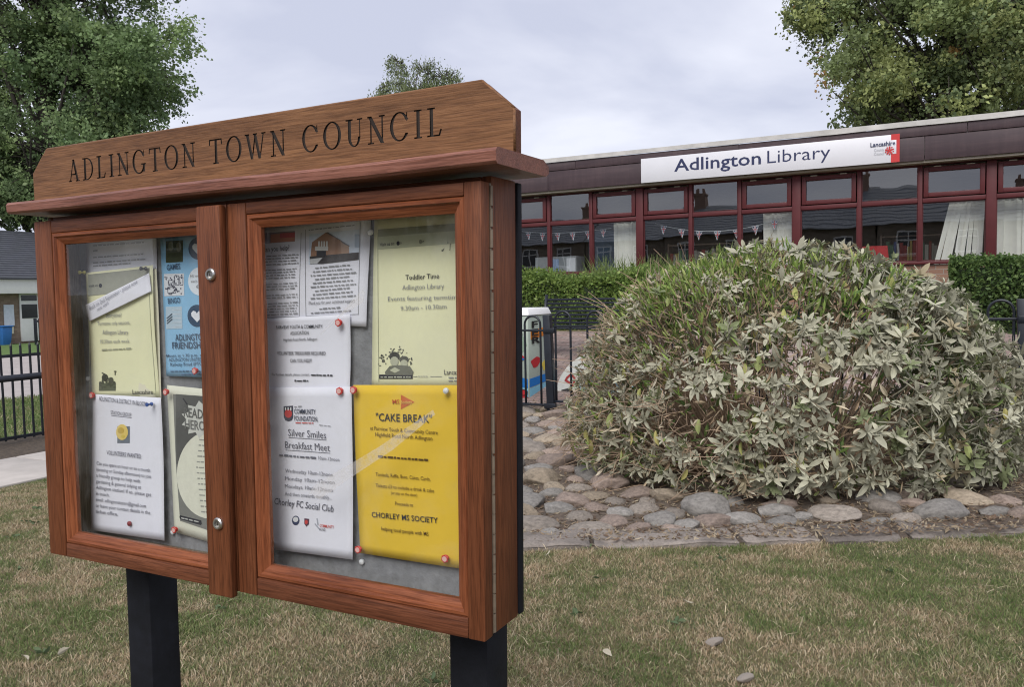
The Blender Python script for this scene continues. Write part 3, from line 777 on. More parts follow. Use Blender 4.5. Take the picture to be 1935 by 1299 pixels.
tag(tg, 'wispy tall grass sprouting from the bright green hedge', 'grass', kind='stuff')
# ------------------------------------------------------------------ the notice board
import json
GLYPH = json.loads('{"A":[0.8,[[[-19,0],[-19,51],[89,56],[315,912],[295,994],[300,1000],[444,1000],[610,412],[711,56],[800,50],[800,6],[794,0],[506,0],[500,6],[500,50],[560,56],[488,300],[225,300],[157,56],[219,51],[219,0]],[[244,359],[239,369],[350,787],[380,694],[473,362]]]],"D":[0.8,[[[6,0],[0,6],[0,50],[120,56],[120,944],[0,950],[0,994],[6,1000],[362,996],[469,967],[566,912],[636,850],[693,775],[733,694],[761,600],[770,506],[762,406],[738,317],[696,231],[647,162],[588,104],[519,57],[444,24],[381,8],[319,0]],[[269,52],[265,944],[331,948],[412,927],[481,889],[544,831],[581,781],[612,723],[636,662],[652,594],[659,525],[658,456],[649,388],[631,324],[606,262],[573,206],[532,156],[488,116],[438,84],[381,62],[325,51]]]],"L":[0.64,[[[6,0],[0,6],[0,50],[120,56],[120,944],[12,948],[12,1000],[344,1000],[350,994],[350,950],[265,944],[265,631],[265,56],[275,52],[500,52],[569,250],[626,231],[630,225],[556,4],[550,0]]]],"I":[0.36,[[[12,0],[12,52],[120,56],[120,944],[12,948],[10,994],[12,1000],[312,1000],[344,1000],[350,994],[350,950],[265,944],[265,56],[350,50],[350,6],[344,0]]]],"N":[0.82,[[[12,0],[12,52],[125,52],[130,56],[130,825],[62,947],[0,950],[0,994],[6,1000],[200,1000],[650,206],[650,944],[530,950],[531,1000],[606,1000],[806,1000],[810,994],[806,948],[716,944],[716,94],[763,6],[750,0],[600,0],[200,706],[196,56],[288,52],[290,6],[288,0]]]],"G":[0.9,[[[406,-19],[350,-11],[294,7],[244,31],[194,66],[112,150],[47,262],[10,388],[0,525],[20,656],[68,781],[138,881],[181,924],[231,961],[281,988],[338,1008],[394,1018],[450,1019],[525,1007],[600,978],[669,932],[731,871],[735,975],[769,980],[775,975],[775,812],[810,744],[775,738],[775,681],[738,680],[734,738],[675,741],[625,841],[562,914],[525,941],[481,960],[444,967],[400,965],[356,952],[319,931],[281,899],[244,854],[187,744],[153,612],[146,469],[164,331],[206,210],[269,114],[325,65],[388,37],[450,33],[512,52],[562,86],[605,131],[642,188],[670,250],[669,366],[562,368],[561,419],[875,420],[880,412],[877,369],[819,367],[816,362],[843,356],[815,269],[812,60],[675,60],[669,66],[606,26],[544,-1],[481,-16]]]],"T":[0.74,[[[188,0],[188,52],[294,52],[300,56],[300,944],[294,948],[56,947],[31,757],[-25,763],[-32,769],[-6,994],[0,1000],[475,1000],[712,1000],[742,769],[738,763],[681,757],[676,762],[656,938],[650,948],[450,948],[445,944],[445,56],[525,50],[525,6],[519,0]]]],"O":[0.88,[[[412,-19],[325,-2],[244,35],[172,88],[110,156],[60,238],[24,331],[4,431],[1,531],[14,631],[46,731],[92,819],[150,891],[220,950],[300,993],[381,1015],[469,1019],[550,1003],[631,968],[706,914],[770,844],[820,762],[856,669],[876,569],[879,469],[866,369],[837,275],[792,188],[733,112],[662,51],[588,10],[506,-14]],[[400,36],[344,58],[294,94],[244,150],[206,215],[175,294],[155,381],[146,469],[148,562],[161,650],[186,738],[220,812],[262,874],[312,922],[369,954],[425,967],[481,963],[538,942],[588,905],[636,850],[675,783],[705,706],[725,619],[734,531],[732,438],[719,350],[696,269],[663,194],[622,131],[575,84],[519,49],[462,33]]]],"W":[1.14,[[[281,0],[47,944],[-29,950],[-30,994],[-25,1000],[225,1000],[230,994],[229,950],[196,944],[375,227],[491,844],[467,944],[421,950],[420,994],[425,1000],[656,1000],[659,950],[616,944],[771,312],[794,218],[800,229],[948,944],[881,949],[881,1000],[1119,1000],[1120,950],[1016,944],[833,62],[844,0],[700,0],[696,6],[531,680],[412,69],[425,0]]]],"C":[0.84,[[[406,-19],[312,0],[219,47],[138,119],[75,207],[29,312],[4,431],[2,550],[23,669],[45,731],[75,793],[149,894],[194,934],[244,969],[294,993],[350,1011],[456,1019],[556,997],[650,947],[731,871],[735,975],[769,980],[775,975],[775,812],[818,725],[812,720],[775,719],[775,662],[735,662],[733,719],[681,722],[644,810],[590,888],[525,941],[456,966],[388,963],[319,931],[256,871],[206,790],[171,694],[152,606],[145,512],[149,419],[164,331],[189,250],[225,175],[269,114],[319,69],[362,45],[406,34],[450,33],[494,44],[549,75],[595,119],[638,179],[675,259],[810,256],[778,194],[738,138],[694,89],[644,49],[588,16],[531,-5],[475,-17]]]],"U":[0.82,[[[388,-19],[312,0],[244,43],[187,106],[145,188],[128,250],[120,319],[120,944],[12,948],[12,1000],[344,1000],[350,994],[350,950],[265,944],[265,325],[255,319],[255,306],[278,188],[319,98],[344,67],[375,42],[406,31],[434,31],[462,41],[488,58],[538,126],[572,225],[586,338],[655,344],[655,944],[550,950],[550,994],[556,1000],[806,1000],[810,956],[806,948],[700,944],[700,312],[690,238],[667,169],[619,87],[552,25],[475,-11]]]]}')
BC = -1.177                      # middle of the board
nbd = empty('notice_board', BP(BC, -CAM_H, 0.16), 'two-door glazed oak notice board with carved header on black posts', 'notice board')
def bbox(name, mat, u0, u1, v0, v1, w0, w1, parent, bevel=0.0025):
    return MB().box(u0, u1, w0, w1, v0, v1, fn=lambda u, w, v: BP(u, v, w)).build(name, mat, parent, bevel=bevel)
# posts
for pu in (-1.655, -0.779):
    bbox('post', M['black'], pu, pu + 0.078, -CAM_H - 0.12, -0.50, 0.132, 0.210, nbd, 0.003)
# cabinet carcass
UL, UR, VT, VB = -1.725, -0.629, 0.184, -0.548
bbox('side_panel', M['red_v'], UL, UL + 0.018, VB + 0.002, VT, 0.031, 0.114, nbd)
bbox('side_panel', M['red_v'], UR - 0.018, UR, VB + 0.002, VT, 0.033, 0.114, nbd)
bbox('top_panel', M['red_h'], UL + 0.019, UR - 0.019, VT - 0.018, VT, 0.031, 0.114, nbd)
bbox('bottom_panel', M['red_h'], UL + 0.019, UR - 0.019, VB + 0.002, VB + 0.02, 0.031, 0.114, nbd)
bbox('backing_board', M['black'], UL + 0.004, UR + 0.003, VB + 0.004, VT - 0.002, 0.1155, 0.131, nbd)
bbox('pin_board', M['felt'], UL + 0.019, UR - 0.019, VB + 0.021, VT - 0.019, 0.083, 0.110, nbd, 0)
for u0 in (UL + 0.0185, UR - 0.0305):
    bbox('inner_lining', M['inner'], u0, u0 + 0.012, VB + 0.022, VT - 0.02, 0.0315, 0.0825, nbd, 0.001)
bbox('inner_lining', M['inner'], UL + 0.032, UR - 0.032, VB + 0.0205, VB + 0.031, 0.0315, 0.0825, nbd, 0.001)
# weather ledge: rounded nose, sloping ends
lv0, lv1, lu0, lu1 = 0.190, 0.2145, BC - 0.590, BC + 0.591
prof = [(-0.026, lv0), (-0.030, lv0 + 0.004), (-0.031, lv1 - 0.006), (-0.027, lv1 - 0.001), (-0.021, lv1), (0.130, lv1 + 0.001), (0.150, lv1 - 0.008), (0.150, lv0 + 0.006), (0.140, lv0)]
mb = MB(); n = len(prof); cols_ = np.linspace(lu0, lu1, 40)
vs = []
for iu, u in enumerate(cols_):
    sag = 0.0012 * math.sin(u * 9.0)
    for (w, v) in prof: vs.append(BP(u, v + sag, w))
fs = [(i * n + k, (i + 1) * n + k, (i + 1) * n + (k + 1) % n, i * n + (k + 1) % n) for i in range(39) for k in range(n)]
fs += [tuple(range(n)), tuple(39 * n + k for k in range(n))[::-1]]
mb.add(vs, fs).build('ledge', M['ledge'], nbd, smooth='auto')
# header board with letters cut 5 mm deep
hw0, hw1 = 0.030, 0.056
hv0, hvc, hv1 = 0.2155, 0.281, 0.3285
outline = [(BC - 0.587, hv0), (BC + 0.588, hv0), (BC + 0.588, hvc), (BC + 0.533, hv1), (BC - 0.538, hv1), (BC - 0.587, hvc)]
text = 'ADLINGTON TOWN COUNCIL'
CAPH, TU0, TU1, TV0 = 0.0455, -1.644, -0.716, 0.2535
nat = sum(0.42 if c == ' ' else GLYPH[c][0] for c in text)
squash = 0.98
track = ((TU1 - TU0) / CAPH - nat * squash) / (len(text) - 1)
cu = bpy.data.curves.new('header_outline', 'CURVE'); cu.dimensions = '2D'; cu.fill_mode = 'BOTH'
def spline(pts):
    s = cu.splines.new('POLY'); s.points.add(len(pts) - 1); s.use_cyclic_u = True
    for p, q in zip(s.points, pts): p.co = (q[0], q[1], 0, 1)
spline(outline)
x = 0.0; letters = []
for c in text:
    if c != ' ':
        for lp in GLYPH[c][1]:
            letters.append([(TU0 + (x + px / 1000 * squash) * CAPH, TV0 + py / 1000 * CAPH) for px, py in lp])
    x += (0.42 if c == ' ' else GLYPH[c][0]) * squash + track
for lp in letters: spline(lp)
cu.extrude = 0.0013
co = bpy.data.objects.new('tmp_curve', cu)
me = bpy.data.meshes.new_from_object(co)
bpy.data.objects.remove(co)
for v in me.vertices:
    a, b_, c = v.co
    v.co = BP(a, b_, hw0 + 0.0013 - c)
me.materials.clear(); me.materials.append(M['oak_h']); me.materials.append(M['carve'])
me.update()
for p in me.polygons:          # the burnt walls of the letters
    v_ = p.center[2] - CAM_H
    p.material_index = 1 if (abs(p.normal[1]) < 0.5 and TV0 - 0.003 < v_ < TV0 + CAPH + 0.003 and TU0 - 0.01 < p.center[0] < TU1 + 0.02) else 0
bm = bmesh.new(); bm.from_mesh(me)
bmesh.ops.remove_doubles(bm, verts=bm.verts, dist=1e-6)
bmesh.ops.recalc_face_normals(bm, faces=bm.faces)
bm.to_mesh(me); bm.free()
hd = link('header_board', me, nbd)
# a slim rounded arris runs round the front of the header
mb = MB(); n = len(outline)
for i in range(n):
    (a0, b0_), (a1, b1_) = outline[i], outline[(i + 1) % n]
    if i == 0: continue
    mb.tube([BP(a0, b0_, hw0 + 0.003), BP(a1, b1_, hw0 + 0.003)], 0.0029, 8)
mb.build('arris', M['oak_h'], hd, smooth=True)
# the plank behind the cut layer and the dark floor of the letters
MB().prism([BP(u, v, hw0 + 0.0032) for u, v in outline], np.array(BP(0, 0, hw1)) - np.array(BP(0, 0, hw0 + 0.0032))).build('plank', M['red_h'], hd)
MB().prism([BP(u, v, hw0 + 0.0027) for u, v in ((TU0 - 0.01, TV0 - 0.004), (TU1 + 0.01, TV0 - 0.004), (TU1 + 0.01, TV0 + CAPH + 0.004), (TU0 - 0.01, TV0 + CAPH + 0.004))], (0, 0.0003, 0)).build('lettering', M['carve'], hd)
# doors
def door(u0, u1, gu0, gu1, gv0, gv1, batten):
    d = empty('door', BP((u0 + u1) / 2, VB, 0), parent=nbd)
    mw = 0.024
    su0, su1 = gu0 - mw, gu1 + mw
    sv0, sv1 = gv0 - mw, gv1 + mw
    bbox('stile', M['red_v'], u0, su0, VB, VT - 0.011, 0.0, 0.027, d)
    bbox('stile', M['red_v'], su1, u1, VB, VT - 0.011, 0.0, 0.027, d)
    bbox('rail', M['red_h'], su0 + 0.0004, su1 - 0.0004, sv1, VT - 0.011, 0.0006, 0.027, d)
    bbox('rail', M['red_h'], su0 + 0.0004, su1 - 0.0004, VB, sv0, 0.0006, 0.027, d)
    prof = [(0.0, 0.004), (0.003, 0.0015), (0.008, 0.0015), (0.011, 0.006), (0.014, 0.0065), (0.020, 0.0115), (mw, 0.0135), (mw, 0.022), (0.0, 0.022)]
    corners = [(su0, sv0, 1, 1), (su1, sv0, -1, 1), (su1, sv1, -1, -1), (su0, sv1, 1, -1)]
    for k in range(4):
        c0, c1 = corners[k], corners[(k + 1) % 4]
        mb = MB(); n = len(prof); vs = []
        for (cu_, cv_, su, sv) in (c0, c1):
            for (o, w) in prof: vs.append(BP(cu_ + su * o, cv_ + sv * o, w))
        mb.add(vs, [(i, (i + 1) % n, (i + 1) % n + n, i + n) for i in range(n)] + [tuple(range(n)), tuple(range(n, 2 * n))[::-1]])
        mb.build('moulding', M['mould_h'] if k % 2 == 0 else M['mould_v'], d, smooth='auto')
    bbox('pane', M['boardglass'], gu0 + 0.001, gu1 - 0.001, gv0 + 0.001, gv1 - 0.001, 0.015, 0.018, d, 0)
    if batten:
        bt = bbox('cover_batten', M['red_v'], -1.2215, -1.160, VB - 0.008, VT - 0.013, -0.0165, -0.0006, d, 0.004)
        for px, py in ((399, 519), (413, 990)):
            u, v = to_board(px, py, -0.018)
            for nm, prof2, mt in (('lock', [(0.0115, 0.0), (0.0115, -0.004), (0.0095, -0.0065), (0.0068, -0.0065), (0.0062, -0.002), (0.0, -0.002)], M['steel']), ('lock_barrel', [(0.0042, -0.002), (0.0040, -0.0045), (0.0, -0.0045)], M['steel'])):
                vs, fs = [], []; sg = 20
                for (r, w) in prof2:
                    for q in range(sg): vs.append(BP(u + r * math.cos(2 * math.pi * q / sg), v + r * math.sin(2 * math.pi * q / sg), -0.0166 + w))
                for i in range(len(prof2) - 1):
                    for q in range(sg): fs.append((i * sg + q, i * sg + (q + 1) % sg, (i + 1) * sg + (q + 1) % sg, (i + 1) * sg + q))
                MB().add(vs, fs).build(nm, mt, d, smooth='auto')
            bbox('key_slot', M['carve'], u - 0.0007, u + 0.0007, v - 0.003, v + 0.003, -0.0216, -0.0212, d, 0)
    return d
GV0, GV1 = -0.494, 0.123
door(UL, -1.1605, -1.645, -1.2275, GV0, GV1, True)
door(-1.1585, UR, -1.090, -0.684, GV0 + 0.004, GV1 + 0.005, False)
# piano hinge on the side
hg = bbox('hinge', M['brass'], UR - 0.003, UR - 0.0005, VB + 0.004, VT - 0.012, 0.0275, 0.0325, nbd, 0)
nk = 22; span = (VT - VB - 0.02) / nk
for k in range(nk):
    v0 = VB + 0.006 + k * span
    MB().tube([BP(UR + 0.0004, v0, 0.030), BP(UR + 0.0004, v0 + span * rnd.uniform(0.86, 0.97), 0.030)], 0.0029, 8).build('knuckle', M['brass'], hg, smooth='auto')
# ------------------------------------------------------------------ sheets pinned inside the notice board
_txt = {}
def text_mesh(s, bold=0.0, shear=0.0):
    k = (s, bold, shear)
    if k not in _txt:
        c = bpy.data.curves.new('t', 'FONT'); c.body = s; c.size = 1.0; c.offset = bold; c.shear = shear; c.resolution_u = 2
        o = bpy.data.objects.new('t', c)
        me = bpy.data.meshes.new_from_object(o); bpy.data.objects.remove(o)
        V = np.array([v.co[:] for v in me.vertices], float).reshape(-1, 3)
        F_ = [tuple(p.vertices) for p in me.polygons]
        bpy.data.meshes.remove(me)
        if len(V): V[:, 0] -= V[:, 0].min()
        _txt[k] = (V, F_)
    return _txt[k]
FONT_CAP = 0.729
_v, _f = text_mesh('H'); FONT_CAP = float(_v[:, 1].max())
_ink = {}
def ink(c):
    c = tuple(c)
    if c not in _ink:
        _ink[c] = plain('ink_%d' % len(_ink), c, 0.85, var=0.06, scale=80, spec=0.2)
    return _ink[c]
def papermat(name, c, grad=None):
    m, n, b, l = new_mat(name)
    v = coords(n, l)
    t = nodes_noise(n, l, 5, 4, 0.6, v); t2 = nodes_noise(n, l, 300, 2, 0.5, v)
    r = ramp(n, l, t.outputs['Fac'], [(0.3, [q * 0.93 for q in c]), (0.7, [min(1, q * 1.04) for q in c])])
    l(r.outputs[0], b.inputs['Base Color'])
    b.inputs['Roughness'].default_value = 0.8; b.inputs['Specular IOR Level'].default_value = 0.25
    bump(n, l, b, t2.outputs['Fac'], 0.05, 0.001)
    return m
class Sheet:
    def __init__(s, label, corners, w, mat, amp=0.002, seed=0, name='pinned_sheet', cat='poster', curl=0.0, fx=None):
        s.w, s.amp, s.seed, s.curl = w, amp * 1.35, seed, curl
        s.c = [np.array(to_board(px, py, w)) for px, py in corners]   # TL TR BR BL
        s.label, s.mat, s.name, s.cat = label, mat, name, cat
        s.parts = {}
        s.lay = 0
    def depth(s, u, v):
        TL, TR, BR, BL = s.c
        f = (u - BL[0]) / (TR[0] - BL[0]); g = (v - BL[1]) / (TR[1] - BL[1])
        d = s.amp * (math.sin(3.0 * f + s.seed) * 0.6 + math.sin(4.3 * g + 1.7 * s.seed + f) * 0.8 + 1.2)
        d += s.curl * max(0.0, f - 0.55) ** 2 * 4 * (0.4 + math.sin(max(0, min(1, g)) * 3.14))
        return d
    def P(s, u, v, lift):
        return BP(u, v, s.w - s.depth(u, v) - lift)
    def bucket(s, name, c):
        k = (name, tuple(c))
        if k not in s.parts: s.parts[k] = MB()
        return s.parts[k]
    def text(s, string, p0, p1, cap, c=(0.03, 0.03, 0.04), bold=0.0, shear=0.0, name='printed_text'):
        V, F_ = text_mesh(string, bold * 0.5 - 0.002, shear)
        if not len(V): return
        a = np.array(to_board(*p0, s.w)); b = np.array(to_board(*p1, s.w))
        h = to_board(p0[0], p0[1] - cap, s.w)[1] - a[1]
        L = V[:, 0].max(); e = (b - a) / L; ky = h / FONT_CAP
        nrm = np.array([-(b - a)[1], (b - a)[0]]) / np.linalg.norm(b - a)
        mb = s.bucket(name, c)
        pts = [a + e * q[0] + nrm * ky * q[1] for q in V]
        mb.add([s.P(p[0], p[1], 0.0019) for p in pts], F_)
    def bars(s, p0, p1, h, c=(0.26, 0.26, 0.28), seed=0, name='small_print'):
        """a line of print too small to read"""
        r = random.Random(seed + int(p0[0] * 7 + p0[1] * 13)); x = 0.0
        L = math.hypot(p1[0] - p0[0], p1[1] - p0[1]); mb = s.bucket(name, c)
        while x < L - 2:
            w = min(L - x, r.uniform(2.5, 11))
            f0, f1 = x / L, (x + w) / L; hh = h * r.uniform(0.6, 0.85)
            q = [(p0[0] + (p1[0] - p0[0]) * f, p0[1] + (p1[1] - p0[1]) * f + dy) for f, dy in ((f0, 0), (f1, 0), (f1, -hh), (f0, -hh))]
            s._poly(mb, q, 0.0018)
            x += w + r.uniform(1.2, 2.2)
    def _poly(s, mb, pts, lift):
        uv = [to_board(px, py, s.w) for px, py in pts]
        mb.add([s.P(u, v, lift) for u, v in uv], [tuple(range(len(uv)))])
    def poly(s, pts, c, name='picture', lift=0.0006):
        # cut into strips so that it follows the sheet
        s._poly(s.bucket(name, c), pts, lift)
    def quad(s, x0, y0, x1, y1, c, name='picture', lift=0.0004, n=5, skew=0.0):
        mb = s.bucket(name, c)
        for i in range(n):
            a, b = x0 + (x1 - x0) * i / n, x0 + (x1 - x0) * (i + 1) / n
            for j in range(n):
                e, f = y0 + (y1 - y0) * j / n, y0 + (y1 - y0) * (j + 1) / n
                s._poly(mb, [(a, e + skew * (a - x0)), (b, e + skew * (b - x0)), (b, f + skew * (b - x0)), (a, f + skew * (a - x0))], lift)
    def disc(s, cx, cy, rx, ry, c, name='picture', lift=0.0006, n=20, a0=0.0):
        s.poly([(cx + rx * math.cos(2 * math.pi * k / n + a0), cy + ry * math.sin(2 * math.pi * k / n + a0)) for k in range(n)], c, name, lift)
    def line(s, p0, p1, t, c, name='ruled_line', n=8):
        mb = s.bucket(name, c)
        dx, dy = p1[0] - p0[0], p1[1] - p0[1]; L = math.hypot(dx, dy); nx, ny = -dy / L * t / 2, dx / L * t / 2
        for i in range(n):
            a = (p0[0] + dx * i / n, p0[1] + dy * i / n); b = (p0[0] + dx * (i + 1) / n, p0[1] + dy * (i + 1) / n)
            s._poly(mb, [(a[0] + nx, a[1] + ny), (b[0] + nx, b[1] + ny), (b[0] - nx, b[1] - ny), (a[0] - nx, a[1] - ny)], 0.0008)
    def done(s):
        TL, TR, BR, BL = s.c; nu, nv = 14, 18
        vs, fs = [], []
        for j in range(nv + 1):
            for i in range(nu + 1):
                f, g = i / nu, j / nv
                p = (BL * (1 - f) + BR * f) * (1 - g) + (TL * (1 - f) + TR * f) * g
                vs.append(s.P(p[0], p[1], 0.0))
        for j in range(nv):
            for i in range(nu): fs.append((j * (nu + 1) + i, j * (nu + 1) + i + 1, (j + 1) * (nu + 1) + i + 1, (j + 1) * (nu + 1) + i))
        nf = len(vs); back = [(x, y + 0.0003, z) for x, y, z in vs]
        ring = [i for i in range(nu + 1)] + [(j) * (nu + 1) + nu for j in range(1, nv + 1)] + [nv * (nu + 1) + i for i in range(nu - 1, -1, -1)] + [j * (nu + 1) for j in range(nv - 1, 0, -1)]
        mb = MB().add(vs + back, fs + [tuple(q + nf for q in f)[::-1] for f in fs] + [(ring[k], ring[(k + 1) % len(ring)], ring[(k + 1) % len(ring)] + nf, ring[k] + nf) for k in range(len(ring))])
        root = empty(s.name, vs[0], s.label, s.cat, 'sheets pinned in the notice board')
        mb.build('paper', s.mat, root, smooth=True)
        for (nm, c), b in s.parts.items(): b.build(nm, ink(c), root)
        return root
WHITE = papermat('white_paper', (0.73, 0.72, 0.81)); PALEY = papermat('pale_yellow_paper', (0.76, 0.74, 0.50)); CREAM = papermat('cream_paper', (0.72, 0.68, 0.54))
YEL = papermat('bright_yellow_paper', (0.74, 0.49, 0.05)); BLUE = papermat('sky_blue_print', (0.25, 0.47, 0.70)); GREYP = papermat('cream_grey_paper', (0.66, 0.65, 0.55))
INK, GRY, NAVY, RED = (0.03, 0.03, 0.04), (0.24, 0.24, 0.26), (0.02, 0.05, 0.13), (0.55, 0.05, 0.04)

# --- left door
s = Sheet('white typed sheet at the top of the narrower glazed door, behind the story notice', [(163, 440), (296, 430), (297, 600), (166, 600)], 0.079, WHITE, 0.0008, 1)
for k, y in enumerate((465, 475, 487, 497, 503)): s.bars((178, y + 1), (178 + (100, 12, 94, 98, 70)[k], y - 6 * (1, .1, .9, 1, .7)[k]), 3, seed=k)
s.done()
s = Sheet('cream sheet half hidden behind the pale yellow story notice', [(200, 520), (297, 508), (308, 755), (200, 760)], 0.0772, CREAM, 0.0012, 4); s.done()
s = Sheet('pale yellow story time notice with a white slip stuck across it', [(166, 516), (292, 501), (303, 752), (176, 752)], 0.0745, PALEY, 0.0016, 2, curl=0.004)
s.quad(171, 519, 286, 560, (0.30, 0.30, 0.25), skew=-0.11)
s.text('Storytime!', (204, 600), (233, 599), 8, GRY, 0.01)
s.text('Termtime only sessions,', (188, 615), (249, 613), 7, GRY)
s.text('Adlington Library', (197, 632), (245, 632), 8, GRY, 0.01)
s.text('10.30am each week', (193, 649), (247, 648), 7, GRY)
s.bars((195, 663), (250, 660), 4, (0.36, 0.36, 0.27))
s.text('visit us', (173, 543), (190, 541), 5, INK); s.disc(194, 540, 3, 4, INK)
for a in ((172, 520), ): s.line((170, 562), (173, 745), 1, (0.35, 0.35, 0.25)); s.line((173, 745), (296, 745), 1, (0.35, 0.35, 0.25)); s.line((287, 556), (296, 745), 1, (0.35, 0.35, 0.25))
for k in range(26):
    r = random.Random(k); s.disc(204 + r.uniform(-16, 16), 722 + r.uniform(-20, 12), r.uniform(1, 3.5), r.uniform(1, 4), (0.08, 0.085, 0.06), n=6)
s.disc(200, 714, 6, 7, (0.05, 0.05, 0.04)); s.disc(211, 719, 5, 6, (0.09, 0.09, 0.07)); s.quad(189, 724, 220, 739, (0.12, 0.13, 0.09))
s.text('Lancashire', (252, 745), (291, 745), 8, INK, 0.012)
s.done()
s = Sheet('white paper slip with handwriting stuck slantwise on the story notice', [(163, 577), (282, 516), (287, 551), (169, 608)], 0.0655, WHITE, 0.0008, 3, name='paper_slip', cat='paper slip')
s.text('Back on 2nd September - please note', (172, 586), (262, 535), 7, (0.25, 0.25, 0.32), shear=0.2); s.text('new start', (186, 588), (208, 574), 6, (0.25, 0.25, 0.32), shear=0.2)
s.done()
s = Sheet('sky blue friendship group poster with round hearts beside the wooden batten', [(306, 452), (402, 440), (410, 714), (315, 711)], 0.0765, BLUE, 0.0016, 6)
s.quad(317, 456, 350, 497, (0.05, 0.06, 0.03), skew=-.05); s.disc(327, 466, 5, 9, (0.11, 0.12, 0.06)); s.disc(342, 467, 5, 9, (0.14, 0.14, 0.09))
def heart(s, cx, cy, r, dk, lt):
    s.disc(cx, cy, r * .88, r, dk, n=26)
    s.poly([(cx, cy + r * .58), (cx - r * .50, cy + r * .02), (cx - r * .52, cy - r * .25), (cx - r * .34, cy - r * .46), (cx - r * .12, cy - r * .40), (cx, cy - r * .2), (cx + r * .12, cy - r * .40), (cx + r * .34, cy - r * .46), (cx + r * .52, cy - r * .25), (cx + r * .50, cy + r * .02)], lt, lift=0.0009)
DK, LT = (0.035, 0.07, 0.13), (0.72, 0.74, 0.80)
heart(s, 379, 470, 21, DK, LT); heart(s, 376, 597, 21, DK, LT)
s.disc(383, 532, 23, 27, (0.68, 0.72, 0.80), n=28)
s.text('All welcome', (364, 524), (398, 523), 5, GRY); s.text('each week', (366, 534), (396, 533), 5, GRY); s.text('£2', (376, 544), (386, 544), 6, GRY)
s.text('GAMES', (320, 511), (346, 508), 10, DK, 0.025); s.text('BINGO', (321, 574), (345, 572), 10, DK, 0.025)
s.quad(313, 518, 352, 560, (0.62, 0.63, 0.68), skew=-.03)
for k in range(44):
    r = random.Random(k + 5); s.disc(313 + r.uniform(2, 36), 519 + r.uniform(1, 38), 1.3, 1.5, (0.05, 0.05, 0.08), n=6, lift=0.0009)
for (x, y, w, h) in ((322, 530, 9, 10), (334, 521, 8, 18), (344, 523, 6, 16), (320, 543, 15, 11)): s.line((x, y), (x + w, y), 1, (.1, .1, .14)); s.line((x, y), (x, y + h), 1, (.1, .1, .14)); s.line((x + w, y), (x + w, y + h), 1, (.1, .1, .14)); s.line((x, y + h), (x + w, y + h), 1, (.1, .1, .14))
s.quad(315, 580, 347, 622, (0.42, 0.52, 0.62), skew=-.02)
for k in range(5): s.line((328, 586 + 8 * k), (346, 585 + 8 * k), 1, (0.62, 0.66, 0.72))
for k in range(3): s.line((317, 612 - 5 * k), (328, 603 - 5 * k), 2.2, (0.07, 0.09, 0.12))
s.text('ADLINGTON', (334, 644), (394, 643), 12, DK, 0.025); s.text('FRIENDSHIP', (328, 659), (393, 658), 12, DK, 0.025)
s.text('Meets at 1.30 p.m. every', (316, 675), (400, 673), 5, DK, 0.008); s.text('ADLINGTON UNITED REF', (321, 683), (398, 682), 6, DK, 0.008); s.text('Railway Road (PTO for', (324, 692), (398, 690), 6, DK, 0.008)
s.bars((324, 703), (398, 702), 3, (0.1, 0.16, 0.27)); s.bars((345, 709), (398, 708), 3, (0.1, 0.16, 0.27))
s.done()
s = Sheet('white volunteers wanted sheet with a yellow flower emblem, low in the narrower door', [(177, 745), (305, 752), (313, 1022), (176, 1001)], 0.0700, WHITE, 0.0018, 8)
HND = (0.10, 0.10, 0.14)
s.text('ADLINGTON & DISTRICT IN BLOOM', (190, 757), (279, 768), 8, HND, 0.006); s.text('STATION GROUP', (212, 783), (250, 788), 7, HND, 0.006); s.line((212, 785.5), (250, 790), 0.8, HND)
s.quad(223, 806, 246, 838, (0.16, 0.18, 0.22)); s.disc(232, 817, 11, 15, (0.70, 0.52, 0.16), lift=0.0009); s.disc(230, 814, 6, 6, (0.52, 0.36, 0.08), lift=0.0012); s.disc(234, 825, 4, 3, (0.6, 0.45, 0.1), lift=0.0012)
s.text('VOLUNTEERS WANTED', (205, 859), (268, 867), 8, HND, 0.008)
for k, (t, xr) in enumerate((('Can you spare an hour or so a month', 285), ('(evening or Sunday afternoon) to join', 287), ('a friendly group to help with', 267), ('gardening & general tidying at', 269), ('Adlington station? If so, please get', 288), ('in touch.', 212), ('email: adlingtonstation@gmail.com', 279), ('or leave your contact details in the', 287), ('ticket office.', 228))):
    y = 878 + 11.3 * k; s.text(t, (187, y), (xr, y + (xr - 187) * 0.15), 6.5, HND, 0.004)
s.done()
s = Sheet('grey and cream reading challenge poster with a comic starburst, beside the lower lock', [(316, 728), (412, 738), (418, 1032), (330, 1006)], 0.0765, GREYP, 0.0004, 9)
s.poly([(328, 745), (412, 752), (415, 1010), (341, 985), (333, 880)], (0.19, 0.19, 0.18), lift=0.0004)
s.poly([(333, 745), (398, 750), (400, 840), (372, 842), (345, 873), (334, 878)], (0.10, 0.10, 0.10), lift=0.0007)
s.disc(398, 898, 63, 83, (0.66, 0.65, 0.56), n=40, lift=0.0009)
pts = []
for k in range(22):
    a = 2 * math.pi * k / 22; r = 1.0 if k % 2 == 0 else 0.74
    pts.append((383 + 40 * r * math.cos(a), 793 + 36 * r * math.sin(a)))
s.poly(pts, (0.55, 0.55, 0.52), lift=0.0012)
s.text('READING', (349, 787), (412, 796), 17, (0.13, 0.13, 0.13), 0.04); s.text('HEROES', (351, 810), (404, 816), 17, (0.16, 0.16, 0.16), 0.04)
s.line((347, 753), (355, 765), 2.5, INK)
for k in range(14): s.bars((min(396, 372 + abs(k - 5) * 1.2), 832 + 10.5 * k), (410, 834 + 10.5 * k), 3, (0.3, 0.3, 0.28), seed=k)
s.poly([(341, 974), (381, 984), (382, 991), (380, 993), (342, 982), (340, 978)], INK, lift=0.0010)
